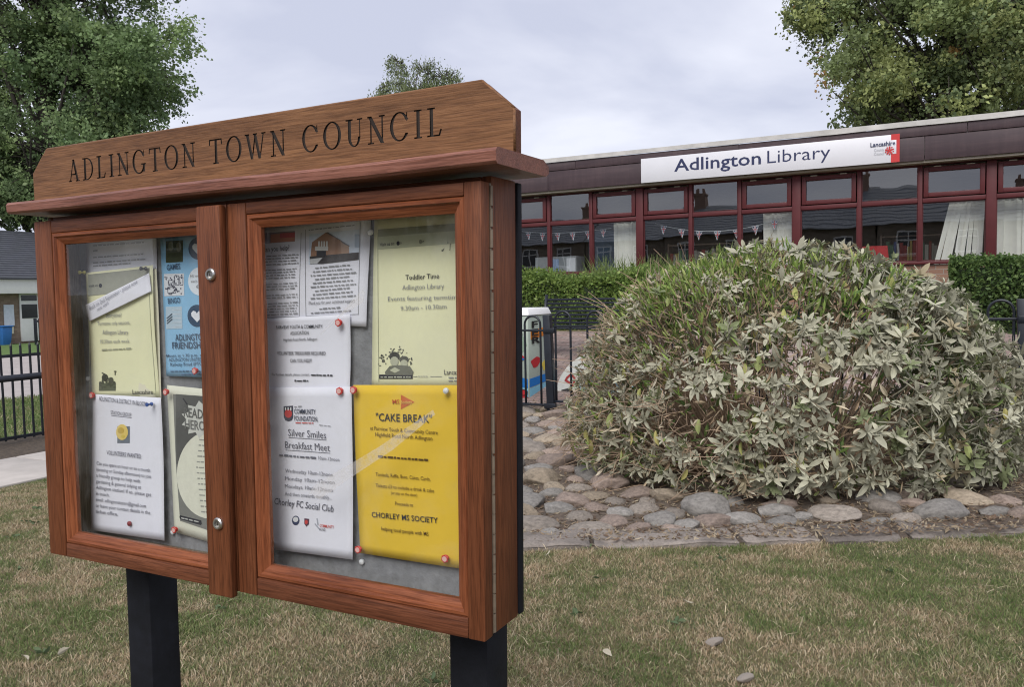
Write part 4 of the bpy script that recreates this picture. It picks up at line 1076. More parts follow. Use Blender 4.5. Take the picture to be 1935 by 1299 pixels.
s.bars((344, 980), (378, 988), 2.6, (0.5, 0.5, 0.48), seed=3)
s.done()
# --- right door
s = Sheet('white two-page appeal leaflet with a photo of a brick house, top of the wider door', [(486, 432), (702, 405), (694, 618), (492, 604)], 0.0785, WHITE, 0.0010, 11)
s.quad(494, 441, 558, 461, (0.30, 0.25, 0.30), skew=-.07); s.quad(512, 443, 558, 459, (0.52, 0.22, 0.16), skew=-.07, lift=0.0007); s.quad(530, 441, 558, 450, (0.55, 0.12, 0.14), skew=-.05, lift=0.001)
s.text('Can you help?', (498, 477), (549, 473), 10, INK)
for k in range(22):
    y = 485 + 5.3 * k
    if k in (4, 9, 13, 16): continue
    xa = 496 + (rnd.uniform(4, 10) if k in (3, 5, 10, 14) else 0); s.bars((xa, y + 1), (567 - rnd.uniform(0, 8), y - 3), 2.4, GRY, seed=k)
s.line((570, 440), (567, 598), 0.9, GRY); s.line((578, 434), (580, 598), 0.9, GRY); s.line((580, 598), (680, 594), 0.9, GRY); s.line((682, 420), (680, 594), 0.9, GRY); s.line((493, 601), (567, 599), 0.9, GRY)
s.bars((585, 436), (672, 427), 2.4, GRY, seed=91)
SKY_ = (0.60, 0.66, 0.78)
s.quad(585, 443, 680, 500, SKY_, skew=-.10)
s.poly([(591, 458), (616, 440), (645, 455), (655, 487), (588, 489)], (0.33, 0.19, 0.13), lift=0.0009)
s.poly([(616, 440), (621, 439), (663, 465), (655, 470), (645, 455)], (0.14, 0.13, 0.13), lift=0.0011)
s.poly([(645, 456), (661, 466), (662, 484), (648, 486)], (0.42, 0.27, 0.20), lift=0.0011)
for k in range(4): s.quad(603 + 5 * k, 456, 606 + 5 * k, 467, (0.7, 0.68, 0.66), n=1, lift=0.0013)
s.quad(597, 466, 622, 474, (0.62, 0.6, 0.58), n=2, lift=0.0012); s.quad(600, 474, 618, 484, (0.05, 0.05, 0.06), n=2, lift=0.0012)
s.poly([(587, 485), (680, 477), (680, 491), (610, 499), (588, 498)], (0.055, 0.05, 0.055), lift=0.0012); s.poly([(587, 490), (612, 487), (602, 498), (588, 499)], (0.45, 0.45, 0.47), lift=0.0014)
s.quad(672, 443, 681, 468, (0.35, 0.42, 0.55), n=1, lift=0.0012)
for k in range(9): s.bars((598 - 4 * (k % 3), 508 + 7.2 * k), (664 + 6 * (k % 3), 502 + 7.2 * k), 3.2, GRY, seed=k + 40)
s.text('Thank you for your continued support', (586, 576), (674, 571), 6, INK, shear=0.35)
s.bars((606, 585), (650, 582), 3, GRY); s.bars((590, 593), (668, 588), 3, GRY)
s.done()
s = Sheet('white treasurer appeal sheet under the leaflet with the house photo', [(493, 603), (664, 594), (663, 745), (497, 748)], 0.0745, WHITE, 0.0014, 12)
s.text('FAIRVIEW YOUTH & COMMUNITY', (524, 622), (613, 620), 6.5, INK, 0.012); s.text('ASSOCIATION', (551, 633), (586, 632), 6.5, INK, 0.012); s.text('Highfield Road North, Adlington', (538, 645), (602, 643), 5, INK, 0.01)
s.text('VOLUNTEER TREASURER REQUIRED', (526, 671), (618, 671), 6.5, INK, 0.012); s.text('CAN YOU HELP?', (551, 685), (592, 685), 6.5, INK, 0.012)
s.text('For further details please contact', (517, 710), (588, 710), 4.5, INK, 0.01); s.bars((591, 710), (632, 711), 4, INK); s.bars((560, 721), (586, 721), 4, INK)
s.done()
s = Sheet('pale yellow toddler time notice at the top corner of the wider door', [(709, 409), (880, 395), (882, 735), (703, 733)], 0.0790, PALEY, 0.0008, 14)
s.quad(716, 434, 880, 470, (0.30, 0.305, 0.22), skew=-.08); s.quad(716, 448, 880, 472, (0.44, 0.445, 0.31), skew=-.08, lift=0.0006)
s.text('Visit us at:', (721, 466), (748, 463), 6, INK, 0.01); s.disc(754, 460, 3, 4.2, INK); s.text('>', (758, 463), (762, 462), 6, INK); s.disc(796, 457, 3, 4.2, (0.2, 0.2, 0.14)); s.text('>', (800, 460), (804, 459), 6, INK)
s.line((716, 440), (717, 722), 1, (0.32, 0.32, 0.22))
s.poly([(843, 452), (848, 443), (853, 447), (858, 442), (860, 455), (853, 462), (845, 460)], (0.12, 0.12, 0.09)); s.line((852, 460), (851, 474), 1.2, (.15, .15, .1)); s.poly([(834, 474), (841, 469), (838, 476)], (0.14, 0.14, 0.1))
s.text('Toddler Time', (769, 529), (832, 526), 9, INK, 0.015); s.text('Adlington Library', (763, 548), (841, 545), 9, GRY); s.text('Events featuring termtime', (736, 569), (872, 565), 8, GRY); s.text('9.30am - 10.30am', (760, 587), (846, 583), 8, GRY)
for k in range(60):
    r = random.Random(k + 300); a = r.uniform(3.14, 6.28); q = r.uniform(20, 34); s.disc(750 + q * math.cos(a), 692 + q * 1.1 * math.sin(a), r.uniform(.8, 2.4), r.uniform(.8, 2.4), (0.11, 0.11, 0.09), n=5)
s.disc(747, 674, 10, 9, (0.045, 0.045, 0.04), lift=.001); s.disc(747, 683, 8, 9, (0.42, 0.42, 0.32), lift=.0012); s.disc(765, 680, 9, 7, (0.09, 0.09, 0.075), lift=.001); s.disc(765, 687, 7, 7, (0.45, 0.45, 0.34), lift=.0012)
s.poly([(729, 703), (738, 692), (757, 690), (776, 692), (783, 703), (781, 709), (730, 709)], (0.16, 0.16, 0.13), lift=.0013); s.poly([(738, 700), (748, 694), (758, 700), (748, 705)], (0.48, 0.48, 0.36), lift=.0015)
s.quad(718, 708, 781, 716, INK, lift=.0012, n=3); s.bars((721, 714), (778, 714), 3, (0.5, 0.5, 0.4), seed=5)
s.line((782, 712), (790, 712), 1, GRY); s.text('>>>>', (792, 715), (810, 715), 6, GRY); s.line((814, 712), (836, 712), 1, GRY); s.text('Lancashire', (841, 708), (884, 708), 9, INK, 0.012); s.bars((849, 715), (866, 715), 3, GRY); s.bars((849, 721), (870, 721), 3, GRY)
s.done()
s = Sheet('white breakfast meet sheet with a shield logo, low in the wider door', [(497, 733), (667, 731), (668, 1058), (503, 1036)], 0.0700, WHITE, 0.0016, 16)
s.poly([(537, 768), (555, 767), (555, 789), (552, 795), (546, 797), (540, 795), (537, 789)], (0.03, 0.03, 0.06), 'logo'); s.disc(546, 782, 7, 8, (0.50, 0.03, 0.03), 'logo', .001)
for x in (540, 545, 550): s.quad(x, 770, x + 2, 776, (0.7, 0.7, 0.72), 'logo', .0012, 1)
s.bars((558, 770), (572, 769), 2.5, GRY); s.text('COMMUNITY', (558, 782), (599, 783), 9, (0.05, 0.06, 0.10), 0.03); s.text('FOUNDATION.', (558, 795), (603, 797), 9, (0.05, 0.06, 0.10), 0.03); s.bars((560, 800), (594, 801), 2.4, RED); s.bars((605, 804), (627, 806), 1.8, GRY)
s.text('Silver Smiles', (546, 824), (618, 829), 13, (0.07, 0.07, 0.10)); s.line((546, 827.5), (618, 832), 1, (0.07, 0.07, 0.10)); s.text('Breakfast Meet', (540, 847), (625, 853), 13, (0.07, 0.07, 0.10)); s.line((540, 851), (625, 857), 1, (0.07, 0.07, 0.10))
G2 = (0.13, 0.13, 0.17)
s.bars((529, 862), (600, 868), 5, G2); s.text('10am-12noon', (603, 869), (643, 872), 6.5, G2)
for k, t in enumerate(('Wednesday 10am-12noon', 'Monday 10am-12noon', 'Mondays 10am-12noon', 'And then onwards monthly...')): s.text(t, (540, 893 + 14.5 * k), ((630, 634, 630, 628)[k], 901 + 14.5 * k), 7, G2)
s.text('Chorley FC Social Club', (521, 953), (632, 968), 12, (0.06, 0.06, 0.09), 0.006, 0.15)
s.disc(560, 984, 7, 9, (0.05, 0.06, 0.12), 'logo'); s.disc(560, 982, 5, 5, (0.62, 0.62, 0.66), 'logo', .001); s.poly([(576, 980), (585, 981), (585, 991), (580, 996), (576, 990)], (0.09, 0.03, 0.06), 'logo'); s.disc(580, 987, 3, 4, (0.5, 0.04, 0.04), 'logo', .001)
s.line((600, 980), (602, 993), 2.2, (0.35, 0.36, 0.42)); s.line((596, 990), (606, 1002), 2.2, (0.35, 0.36, 0.42)); s.text('COMMUNITY', (606, 996), (633, 999), 5.5, RED, 0.02); s.text('FUND', (606, 1003), (617, 1004), 5, G2, 0.01)
s.done()
s = Sheet('bright yellow cake break charity poster in the lower corner of the wider door', [(668, 728), (880, 728), (880, 1076), (681, 1046)], 0.0740, YEL, 0.0012, 18)
BR = (0.10, 0.055, 0.02)
s.poly([(759, 746), (785, 760), (759, 774)], (0.55, 0.13, 0.03), 'logo'); s.text('MS', (744, 763), (757, 763), 8, (0.5, 0.09, 0.03), 0.01); s.text('Society', (760, 763), (781, 763), 6, (0.75, 0.55, 0.12), 0.01, name='logo')
s.text('"CAKE BREAK"', (713, 795), (819, 799), 14, INK, 0.02)
s.text('at Fairview Youth & Community Centre', (702, 812), (830, 821), 7, BR, 0.008); s.text('Highfield Road North Adlington', (712, 824), (820, 832), 7, BR, 0.008)
s.bars((717, 864), (812, 871), 5, BR); s.text('Tombola, Raffle, Buns, Cakes, Cards,', (713, 899), (817, 908), 6.5, BR, 0.008); s.text('Tickets £3 to include a drink & cake', (713, 920), (824, 930), 6.5, BR, 0.008); s.text('(or pay on the door)', (742, 933), (792, 938), 5.5, BR, 0.008)
s.text('Proceeds to', (750, 954), (784, 957), 6.5, BR, 0.008); s.text('CHORLEY MS SOCIETY', (705, 977), (831, 988), 10, INK, 0.02); s.text('helping local people with MS', (723, 1002), (813, 1012), 7, BR, 0.012)
s.done()

# clear tape stuck over the cracked glass
def tapemat():
    m = bpy.data.materials.new('clear_tape'); m.use_nodes = True; n = m.node_tree; n.nodes.clear(); l = n.links.new
    o = n.nodes.new('ShaderNodeOutputMaterial'); tr = n.nodes.new('ShaderNodeBsdfTransparent'); b = n.nodes.new('ShaderNodeBsdfPrincipled')
    b.inputs['Base Color'].default_value = (0.62, 0.60, 0.58, 1); b.inputs['Roughness'].default_value = 0.3
    t = nodes_noise(n, l, 60, 6, 0.7, coords(n, l, (1, 1, 1))); r = ramp(n, l, t.outputs['Fac'], [(0.3, (0.04, 0.04, 0.04)), (0.75, (0.34, 0.34, 0.34))])
    mxs = n.nodes.new('ShaderNodeMixShader'); l(r.outputs[0], mxs.inputs[0]); l(tr.outputs[0], mxs.inputs[1]); l(b.outputs[0], mxs.inputs[2]); l(mxs.outputs[0], o.inputs['Surface'])
    return m
M['tape'] = tapemat()
def tape(label, pts, w=0.0138):
    q = [BP(*to_board(px, py, w), w) for px, py in pts]
    q = [np.array(p) for p in q]
    o = MB().prism(q, (0, 0.0002, 0)).build('tape_strip', M['tape'], None, loc=q[0])
    tag(o, label, 'tape')
tape('long strip of clear tape running across the white breakfast and yellow cake sheets', [(583, 932), (600, 913), (664, 876), (716, 845), (818, 775), (822, 784), (742, 851), (668, 900), (604, 945)])
tape('short torn strip of clear tape over the corner of the house photo leaflet', [(600, 638), (640, 597), (684, 547), (690, 552), (686, 572), (650, 594), (616, 620)])

# ------------------------------------------------------------------ drawing pins
PM = {k: plain('pin_' + k, c, 0.35, var=0.05) for k, c in dict(red=(0.55, 0.035, 0.03), pink=(0.70, 0.42, 0.40), white=(0.70, 0.70, 0.72), yellow=(0.55, 0.50, 0.14), black=(0.02, 0.02, 0.025), blue=(0.03, 0.08, 0.30), dred=(0.22, 0.02, 0.03)).items()}
def pin(label, px, py, col, w, hexa=False, long=False):
    u, v = to_board(px, py, w)
    r = empty('push_pin', BP(u, v, w), label, 'pin', 'pins holding the sheets')
    prof = [(0.0056, 0.0), (0.0056, 0.0012), (0.0036, 0.002), (0.0036, 0.004), (0.0074, 0.0048), (0.0076, 0.0062), (0.0068, 0.007), (0.0, 0.007)]
    if not hexa and not long: prof = [(0.0050, 0.0), (0.0055, 0.002), (0.0050, 0.004), (0.003, 0.0055), (0.0, 0.006)]
    if long: prof = [(0.0042, 0.0), (0.0042, 0.0015), (0.0018, 0.003), (0.0018, 0.009), (0.0040, 0.0105), (0.0042, 0.013), (0.0, 0.0135)]
    sg = 6 if hexa else 14; vs, fs = [], []
    for (rr, d) in prof:
        for q in range(sg): vs.append(BP(u + rr * math.cos(2 * math.pi * q / sg + .4), v + rr * math.sin(2 * math.pi * q / sg + .4), w - d))
    for i in range(len(prof) - 1):
        for q in range(sg): fs.append((i * sg + q, i * sg + (q + 1) % sg, (i + 1) * sg + (q + 1) % sg, (i + 1) * sg + q))
    MB().add(vs, fs).build('body', PM[col], r, smooth='auto')
    if hexa:
        vs = [BP(u + 0.0047 * math.cos(2 * math.pi * q / 12), v + 0.0047 * math.sin(2 * math.pi * q / 12), w - 0.0074) for q in range(12)]
        MB().prism(vs, (0, 0.0002, 0)).build('cap', PM['pink'], r)
    else:
        MB().tube([BP(u, v, w - 0.001), BP(u, v, w + 0.006)], 0.0005, 5).build('spike', M['steel'], r)
RW = 0.066
for lab, px, py in (('hexagonal red pin above the word youth on the treasurer sheet', 643, 610), ('hexagonal red pin at the upper corner of the breakfast sheet', 645, 739), ('hexagonal red pin at the upper corner of the yellow cake poster', 671, 737),
                    ('hexagonal red pin at the lower corner of the yellow cake poster by the breakfast sheet', 680, 1038), ('hexagonal red pin at the outer lower corner of the yellow cake poster', 844, 1055),
                    ('hexagonal red pin on the upper edge of the volunteers sheet', 177, 747), ('hexagonal red pin on the upper edge of the reading poster', 317, 741), ('hexagonal red pin at the foot of the reading poster', 333, 1001), ('hexagonal red pin at the foot of the sky blue poster', 372, 701),
                    ('hexagonal red pin at the edge of the breakfast sheet under the moulding', 499, 739), ('hexagonal red pin at the edge of the treasurer sheet under the moulding', 497, 612)):
    pin(lab, px, py, 'red', RW, True)
pin('white round pin between the house leaflet and the toddler notice', 701, 439, 'white', RW)
pin('white round pin at the outer upper corner of the yellow cake poster', 844, 739, 'white', RW)
pin('white round pin in bare felt under the yellow cake poster', 685, 1062, 'white', 0.082)
pin('white round pin in bare felt beside the story notice', 168, 716, 'white', 0.082)
pin('white round pin in bare felt below the reading poster', 328, 1006, 'white', 0.0815)
pin('pale yellow push pin at the corner of the story notice', 160, 515, 'yellow', 0.068, long=True)
pin('black push pin at the upper edge of the story notice', 276, 508, 'black', 0.066, long=True)
pin('dark blue push pin at the corner of the volunteers sheet', 287, 764, 'blue', 0.063, long=True)
pin('dark red flat pin near the foot of the volunteers sheet', 246, 990, 'dred', 0.064)
# ------------------------------------------------------------------ library sign
SY_ = FF - 0.075
def lx(px, py): p = on_y(px, py, SY_); return p[0], p[2]
sx0, sz1 = lx(1211, 304); sx1, _ = lx(1700, 252); sz0 = lx(1213, 346)[1]; sz1 = lx(1699, 253)[1]
sg = empty('library_sign', ((sx0 + sx1) / 2, SY_, sz0), 'long white sign with dark blue lettering and red end on the library fascia', 'sign')
MB().box(sx0, sx1, SY_, SY_ + 0.034, sz0, sz1).build('panel', M['signwhite'], sg, bevel=0.004)
M['navy'] = plain('sign_navy', (0.018, 0.026, 0.085), 0.5, var=0.05); M['signred'] = plain('sign_red', (0.52, 0.03, 0.03), 0.5, var=0.05); M['signgrey'] = plain('sign_grey', (0.42, 0.43, 0.46), 0.5, var=0.05)
def flat_text(string, x0, x1, z, cap, y, mat, parent, bold=0.0, name='lettering'):
    V, F_ = text_mesh(string, bold)
    k = (x1 - x0) / V[:, 0].max(); kz = cap / FONT_CAP
    MB().add([(x0 + q[0] * k, y, z + q[1] * kz) for q in V], F_).build(name, mat, parent)
H_ = sz1 - sz0
a0 = lx(1274, 327)[0]; a1 = lx(1438, 308)[0]; b0_ = lx(1450, 307)[0]; b1_ = lx(1569, 290)[0]
flat_text('Adlington', a0, a1, sz0 + 0.36 * H_, 0.48 * H_, SY_ - 0.003, M['navy'], sg, 0.012)
flat_text('Library', b0_, b1_, sz0 + 0.36 * H_, 0.48 * H_, SY_ - 0.003, M['navy'], sg, -0.004)
rx0 = lx(1684, 255)[0]
MB().box(rx0, sx1 + 0.002, SY_ - 0.005, SY_ - 0.001, sz0 - 0.001, sz1 + 0.004).build('red_end', M['signred'], sg)
tabx = lx(1694, 255)[0]
MB().box(rx0 - 0.005, tabx, SY_ - 0.008, SY_ - 0.0055, sz0 + 0.30 * H_, sz0 + 0.80 * H_).build('white_tab', M['signwhite'], sg, bevel=0.001)
c0 = lx(1645, 270)[0]; c1 = lx(1692, 265)[0]
flat_text('Lancashire', c0, c1, sz0 + 0.62 * H_, 0.15 * H_, SY_ - 0.0105, M['navy'], sg, 0.02)
flat_text('County', lx(1652, 270)[0], lx(1671, 268)[0], sz0 + 0.45 * H_, 0.10 * H_, SY_ - 0.0105, M['signgrey'], sg)
flat_text('Council', lx(1652, 270)[0], lx(1671, 268)[0], sz0 + 0.31 * H_, 0.10 * H_, SY_ - 0.0105, M['signgrey'], sg)
ec = lx(1681, 278)[0]; ez = sz0 + 0.43 * H_
mb = MB()
for ring_, n_, r_ in ((0.0, 1, 0.020), (0.033, 5, 0.017), (0.058, 10, 0.013)):
    for k in range(n_):
        a = 2 * math.pi * k / n_ + 1.57; cx, cz = ec + ring_ * math.cos(a), ez + ring_ * math.sin(a)
        mb.add([(cx + r_ * math.cos(q * .7854), SY_ - 0.011, cz + r_ * math.sin(q * .7854)) for q in range(8)], [tuple(range(8))])
mb.build('rose_emblem', M['signred'], sg)

# ------------------------------------------------------------------ things inside the library windows
def vblind(label, x0, x1, n, lean=0.0, y=FY + 0.3, ztop=2.93, zbot=1.72, seed=0):
    r = random.Random(seed); t = empty('vertical_blind', ((x0 + x1) / 2, y, zbot), label, 'blind')
    MB().box(x0 - 0.05, x1 + 0.05, y - 0.02, y + 0.03, ztop, ztop + 0.04).build('head_track', M['white'], t)
    for k in range(n):
        xc = x0 + (x1 - x0) * (k + 0.5) / n; w = (x1 - x0) / n * 0.62; a = r.uniform(-0.5, 0.5)
        sh_ = lean * (1 - k / n) * (zbot - ztop) + r.uniform(-0.02, 0.02)
        dx_, dy_ = w * math.cos(a), w * math.sin(a)
        mb = MB(); vs = []
        for i in range(4):
            f = i / 3; z = ztop + (zbot - ztop) * f; sx = sh_ * f
            for (qx, qy) in ((-dx_, -dy_), (0, 0.012), (dx_, dy_)): vs.append((xc + sx + qx, y + qy, z))
        mb.add(vs, [(i * 3 + j, i * 3 + j + 1, i * 3 + j + 4, i * 3 + j + 3) for i in range(3) for j in range(2)]).build('slat', M['blind'], t, smooth=True)
vblind('gathered cream vertical blind beside the blue-grey panel', -5.88, -5.33, 7, 0, seed=1)
vblind('gathered cream vertical blind under the end of the word library', -2.98, -2.48, 6, 0, seed=2)
vblind('splayed cream vertical blind hanging in slanting strips above the dark hedge', 0.02, 0.52, 8, 0.22, seed=3)
vblind('fully drawn cream vertical blind in the window above the dark hedge', 0.70, 3.4, 30, 0, seed=4)
def bunting(label, p0, p1, sag, n, y, seed):
    t = empty('flag_bunting', ((p0[0] + p1[0]) / 2, y, p0[1]), label, 'bunting')
    f_ = lambda s: (p0[0] + (p1[0] - p0[0]) * s, y, p0[1] + (p1[1] - p0[1]) * s - sag * 4 * s * (1 - s))
    MB().tube([f_(k / 16) for k in range(17)], 0.005, 5).build('string', M['white'], t)
    mN, mW, mR = M['navy'], M['signwhite'], M['signred']
    for k in range(n):
        x, _, z = f_((k + 0.5) / n); w, h = 0.065, 0.17; r = random.Random(seed + k); tl = r.uniform(-.02, .02)
        fl = MB().prism([(x - w, y - 0.006, z), (x + w, y - 0.006, z), (x + tl, y - 0.006, z - h)], (0, 0.002, 0)).build('flag', mW, t)
        MB().prism([(x - w * .85, y - 0.008, z - .012), (x - w * .28, y - 0.008, z - .012), (x - w * .28, y - 0.008, z - h * .32)], (0, .001, 0)).build('flag_field', mN, fl)
        MB().prism([(x + w * .85, y - 0.008, z - .012), (x + w * .28, y - 0.008, z - .012), (x + w * .28, y - 0.008, z - h * .32)], (0, .001, 0)).build('flag_field', mN, fl)
        MB().prism([(x - w * .5, y - 0.008, z - h * .48), (x - w * .2, y - 0.008, z - h * .48), (x - w * .12, y - 0.008, z - h * .72)], (0, .001, 0)).build('flag_field', mN, fl)
        MB().prism([(x + w * .5, y - 0.008, z - h * .48), (x + w * .2, y - 0.008, z - h * .48), (x + w * .12, y - 0.008, z - h * .72)], (0, .001, 0)).build('flag_field', mN, fl)
        MB().box(x - w * .09, x + w * .09, y - 0.0095, y - 0.0085, z - h * .8, z).build('flag_cross', mR, fl)
        MB().box(x - w * .62, x - w * .1, y - 0.0095, y - 0.0085, z - h * .43, z - h * .34).box(x + w * .1, x + w * .62, y - 0.0095, y - 0.0085, z - h * .43, z - h * .34).build('flag_cross', mR, fl)
bunting('string of little flags sagging across the window under the word Adlington on the sign'.replace(' the word Adlington on', ''), (-5.0, 2.86), (-2.6, 2.84), 0.2, 7, FY + 0.22, 1)
bunting('string of little flags in the window by the blue-grey panel', (-7.9, 2.86), (-5.9, 2.82), 0.06, 6, FY + 0.22, 20)
def bookcase(label, x0, x1, y, seed):
    r = random.Random(seed); t = empty('bookcase', ((x0 + x1) / 2, y, 1.0), label, 'bookcase')
    wd_ = plain('bookcase_wood_%d' % seed, (0.12, 0.08, 0.055), 0.6)
    for x in (x0, x1 - 0.03): MB().box(x, x + 0.03, y, y + 0.3, 1.0, 2.5).build('side', wd_, t)
    for k in range(4):
        z = 1.1 + k * 0.45; MB().box(x0 + 0.031, x1 - 0.031, y, y + 0.29, z, z + 0.025).build('shelf', wd_, t)
        if k == 3: continue
        x = x0 + 0.05
        while x < x1 - 0.12:
            w = r.uniform(0.03, 0.07); h = r.uniform(0.24, 0.36)
            c = r.choice([(0.3, 0.28, 0.24), (0.25, 0.05, 0.04), (0.05, 0.08, 0.2), (0.4, 0.38, 0.33), (0.06, 0.13, 0.08), (0.35, 0.25, 0.08)])
            MB().box(x, x + w, y + 0.02, y + 0.22, z + 0.026, z + 0.026 + h).build('book', ink(c), t); x += w + 0.006
bookcase('dark bookcase full of books below the sagging flags', -5.0, -2.7, FY + 1.0, 1)
bookcase('dark bookcase of books beyond the red screen', -1.1, 0.5, FY + 1.3, 2)
dv = empty('blue_grey_panel', (-6.5, FY + 1.2, 1.0), 'tall blue-grey panel standing inside the library window', 'screen')
MB().box(-6.75, -5.95, FY + 1.1, FY + 1.16, 1.05, 2.85).build('panel', plain('panel_blue_grey', (0.10, 0.14, 0.20), 0.8), dv, bevel=0.01)  # plain upright blue-grey panel behind the glass
for x in (-6.7, -6.05): MB().box(x, x + 0.05, FY + 0.9, FY + 1.3, 1.0, 1.045).build('foot', M['blackmetal'], dv)
cb = empty('filing_cabinet', (-7.2, FY + 0.7, 1.0), 'pale grey cabinet with two notices inside the library window', 'cabinet')
MB().box(-7.75, -6.8, FY + 0.55, FY + 1.0, 1.0, 2.32).build('body', plain('cabinet_grey', (0.26, 0.27, 0.28), 0.5), cb, bevel=0.01)
for x, w in ((-7.02, 0.2), (-6.68, 0.0)):
    if w: MB().box(x, x + w, FY + 0.543, FY + 0.548, 2.0, 2.28).build('notice', M['signwhite'], cb)
MB().box(-7.4, -7.2, FY + 0.543, FY + 0.548, 2.02, 2.27).build('notice', ink((0.3, 0.4, 0.6)), cb)
rd = empty('red_screen', (-1.0, FY + 0.6, 1.0), 'bright red display screen inside the library window', 'screen')
MB().prism([(-1.33, FY + 0.5, 1.4), (-0.85, FY + 0.5, 1.4), (-0.93, FY + 0.5, 2.27), (-1.33, FY + 0.5, 2.27)], (0, 0.04, 0)).build('panel', plain('screen_red', (0.50, 0.02, 0.025), 0.6), rd)
for x in (-1.28, -0.95): MB().box(x, x + 0.04, FY + 0.5, FY + 0.54, 1.0, 1.39).build('leg', M['blackmetal'], rd)

# ------------------------------------------------------------------ bow-topped railings
def bow_panel(name, label, x0, x1, y, zb, top, post_at, posts_h=None, hoops=None):
    t = empty(name, ((x0 + x1) / 2, y, zb), label, 'railing', 'bow-topped black railings')
    zr1, zr0 = zb + top - 0.17, zb + 0.12
    MB().box(x0, x1, y - 0.018, y + 0.018, zr1 - 0.012, zr1 + 0.012).build('rail', M['blackmetal'], t, bevel=0.003)
    MB().box(x0, x1, y - 0.018, y + 0.018, zr0 - 0.012, zr0 + 0.012).build('rail', M['blackmetal'], t, bevel=0.003)
    for (h0, h1) in hoops:
        r = (h1 - h0) / 2; c = (h0 + h1) / 2; pts = [(h0, y, zr0 - 0.0)]
        zc = zb + top - r - 0.0
        pts += [(h0, y, zb + 0.5), (h0, y, zc - 0.01)] + [(c - r * math.cos(a), y, zc + r * math.sin(a)) for a in np.linspace(0, math.pi, 13)] + [(h1, y, zc - 0.01), (h1, y, zb + 0.5), (h1, y, zr0)]
        MB().tube(pts, 0.0135, 8).build('hoop', M['blackmetal'], t, smooth=True)
    for px in post_at:
        p = MB().add([], [])
        ln = 0.035
        p.box(px - 0.045, px + 0.045, y - 0.045, y + 0.045, zb - 0.25, zb + top + 0.01)
        p.v = [(q[0] - ln * (q[2] - zb) , q[1], q[2]) for q in p.v]
        po = p.build('post', M['blackmetal'], t, bevel=0.006)
        for zz in (zr0, zr1):
            MB().box(px - 0.075, px + 0.07, y - 0.06, y - 0.046, zz - 0.03, zz + 0.03).build('bracket', M['blackmetal'], po, bevel=0.004)
    return t
FNY = 8.75
hs = lambda a, b, w=0.20, g=0.205, s=0: [(x, x + w) for x in np.arange(a, b - w, w + g)]
bow_panel('bow_top_railing', 'bow-topped black railing panel ending at the leaning post before the painted box', -6.9, -4.13, FNY, 0.12, 1.17, [-4.09], hoops=[(-4.43 - k * 0.41, -4.225 - k * 0.41) for k in range(6)])
bow_panel('bow_top_railing', 'bow-topped black railing panel before the slatted bench, running behind the silver shrub', -4.05, -1.70, FNY, 0.17, 1.17, [-1.66], hoops=[(-4.03 + k * 0.40, -3.84 + k * 0.40) for k in range(6)])
bow_panel('bow_top_railing', 'bow-topped black railing panel mostly hidden by the silver shrub', -1.62, 0.60, FNY, 0.22, 1.19, [0.64], hoops=[(-1.33 + k * 0.415, -1.125 + k * 0.415) for k in range(5)])
bow_panel('bow_top_railing', 'bow-topped black railing panel at the edge of the photo past the silver shrub', 0.68, 3.2, FNY, 0.24, 1.19, [3.24], hoops=[(0.80 + k * 0.415, 1.005 + k * 0.415) for k in range(6)])

# plain railing with a stout hand rail beside the path
FX = -9.08
fr = empty('path_railing', (FX, 6, 0), 'straight black railing with a thick hand rail beside the concrete path', 'railing')
Y0_, Y1_ = 1.0, 12.5
for z, w in ((0.08, 0.016), (0.98, 0.016)): MB().box(FX - w, FX + w, Y0_, Y1_, z - w, z + w).build('rail', M['blackmetal'], fr)
MB().tube([(FX + 0.12, Y0_, 0.74), (FX + 0.12, Y1_, 0.755)], 0.036, 10).build('hand_rail', M['blackmetal'], fr, smooth=True)
bar = MB().tube([(0, 0, 0.05), (0, 0, 1.09), (0, 0, 1.12)], [0.0135, 0.0135, 0.004], 6).build('bar', M['blackmetal'], fr, loc=(0, 0, 0))
k = 0; yy = Y0_ + 0.05
while yy < Y1_:
    o = bar if k == 0 else bar.copy()
    if k: COL.objects.link(o); o.parent = fr
    o.location = Vector((FX, yy, 0)) - fr.location; o.rotation_euler = (rnd.uniform(-.01, .01), rnd.uniform(-.01, .01), 0)
    yy += 0.105; k += 1

# ------------------------------------------------------------------ benches
def bench(label, x0, x1, y, zb):
    t = empty('park_bench', ((x0 + x1) / 2, y, zb), label, 'bench', 'black slatted benches')
    for k in range(7):
        z = zb + 0.47 + k * 0.058; yy = y + 0.24 + k * 0.018
        MB().box(x0 + 0.05, x1 - 0.05, yy, yy + 0.016, z, z + 0.034).build('back_slat', M['blackmetal'], t, bevel=0.003)
    for k in range(6):
        MB().box(x0 + 0.05, x1 - 0.05, y - 0.22 + k * 0.07, y - 0.168 + k * 0.07, zb + 0.41, zb + 0.428).build('seat_slat', M['blackmetal'], t, bevel=0.003)
    for x in (x0, x1 - 0.06):
        MB().tube([(x + .03, y + 0.42, zb - 0.02), (x + .03, y + 0.27, zb + 0.40), (x + .03, y + 0.37, zb + 0.91)], 0.026, 8).build('rear_leg', M['blackmetal'], t, smooth=True)
        MB().tube([(x + .03, y - 0.22, zb - 0.02), (x + .03, y - 0.22, zb + 0.58), (x + .03, y - 0.16, zb + 0.66), (x + .03, y - 0.05, zb + 0.68), (x + .03, y + 0.31, zb + 0.66)], 0.026, 8).build('front_leg', M['blackmetal'], t, smooth=True)
        MB().box(x + .01, x + .05, y - 0.20, y + 0.26, zb + 0.385, zb + 0.408).build('seat_bearer', M['blackmetal'], t)
bench('black slatted metal bench in front of the bright green hedge', -5.5, -3.72, 11.2, 0.62)
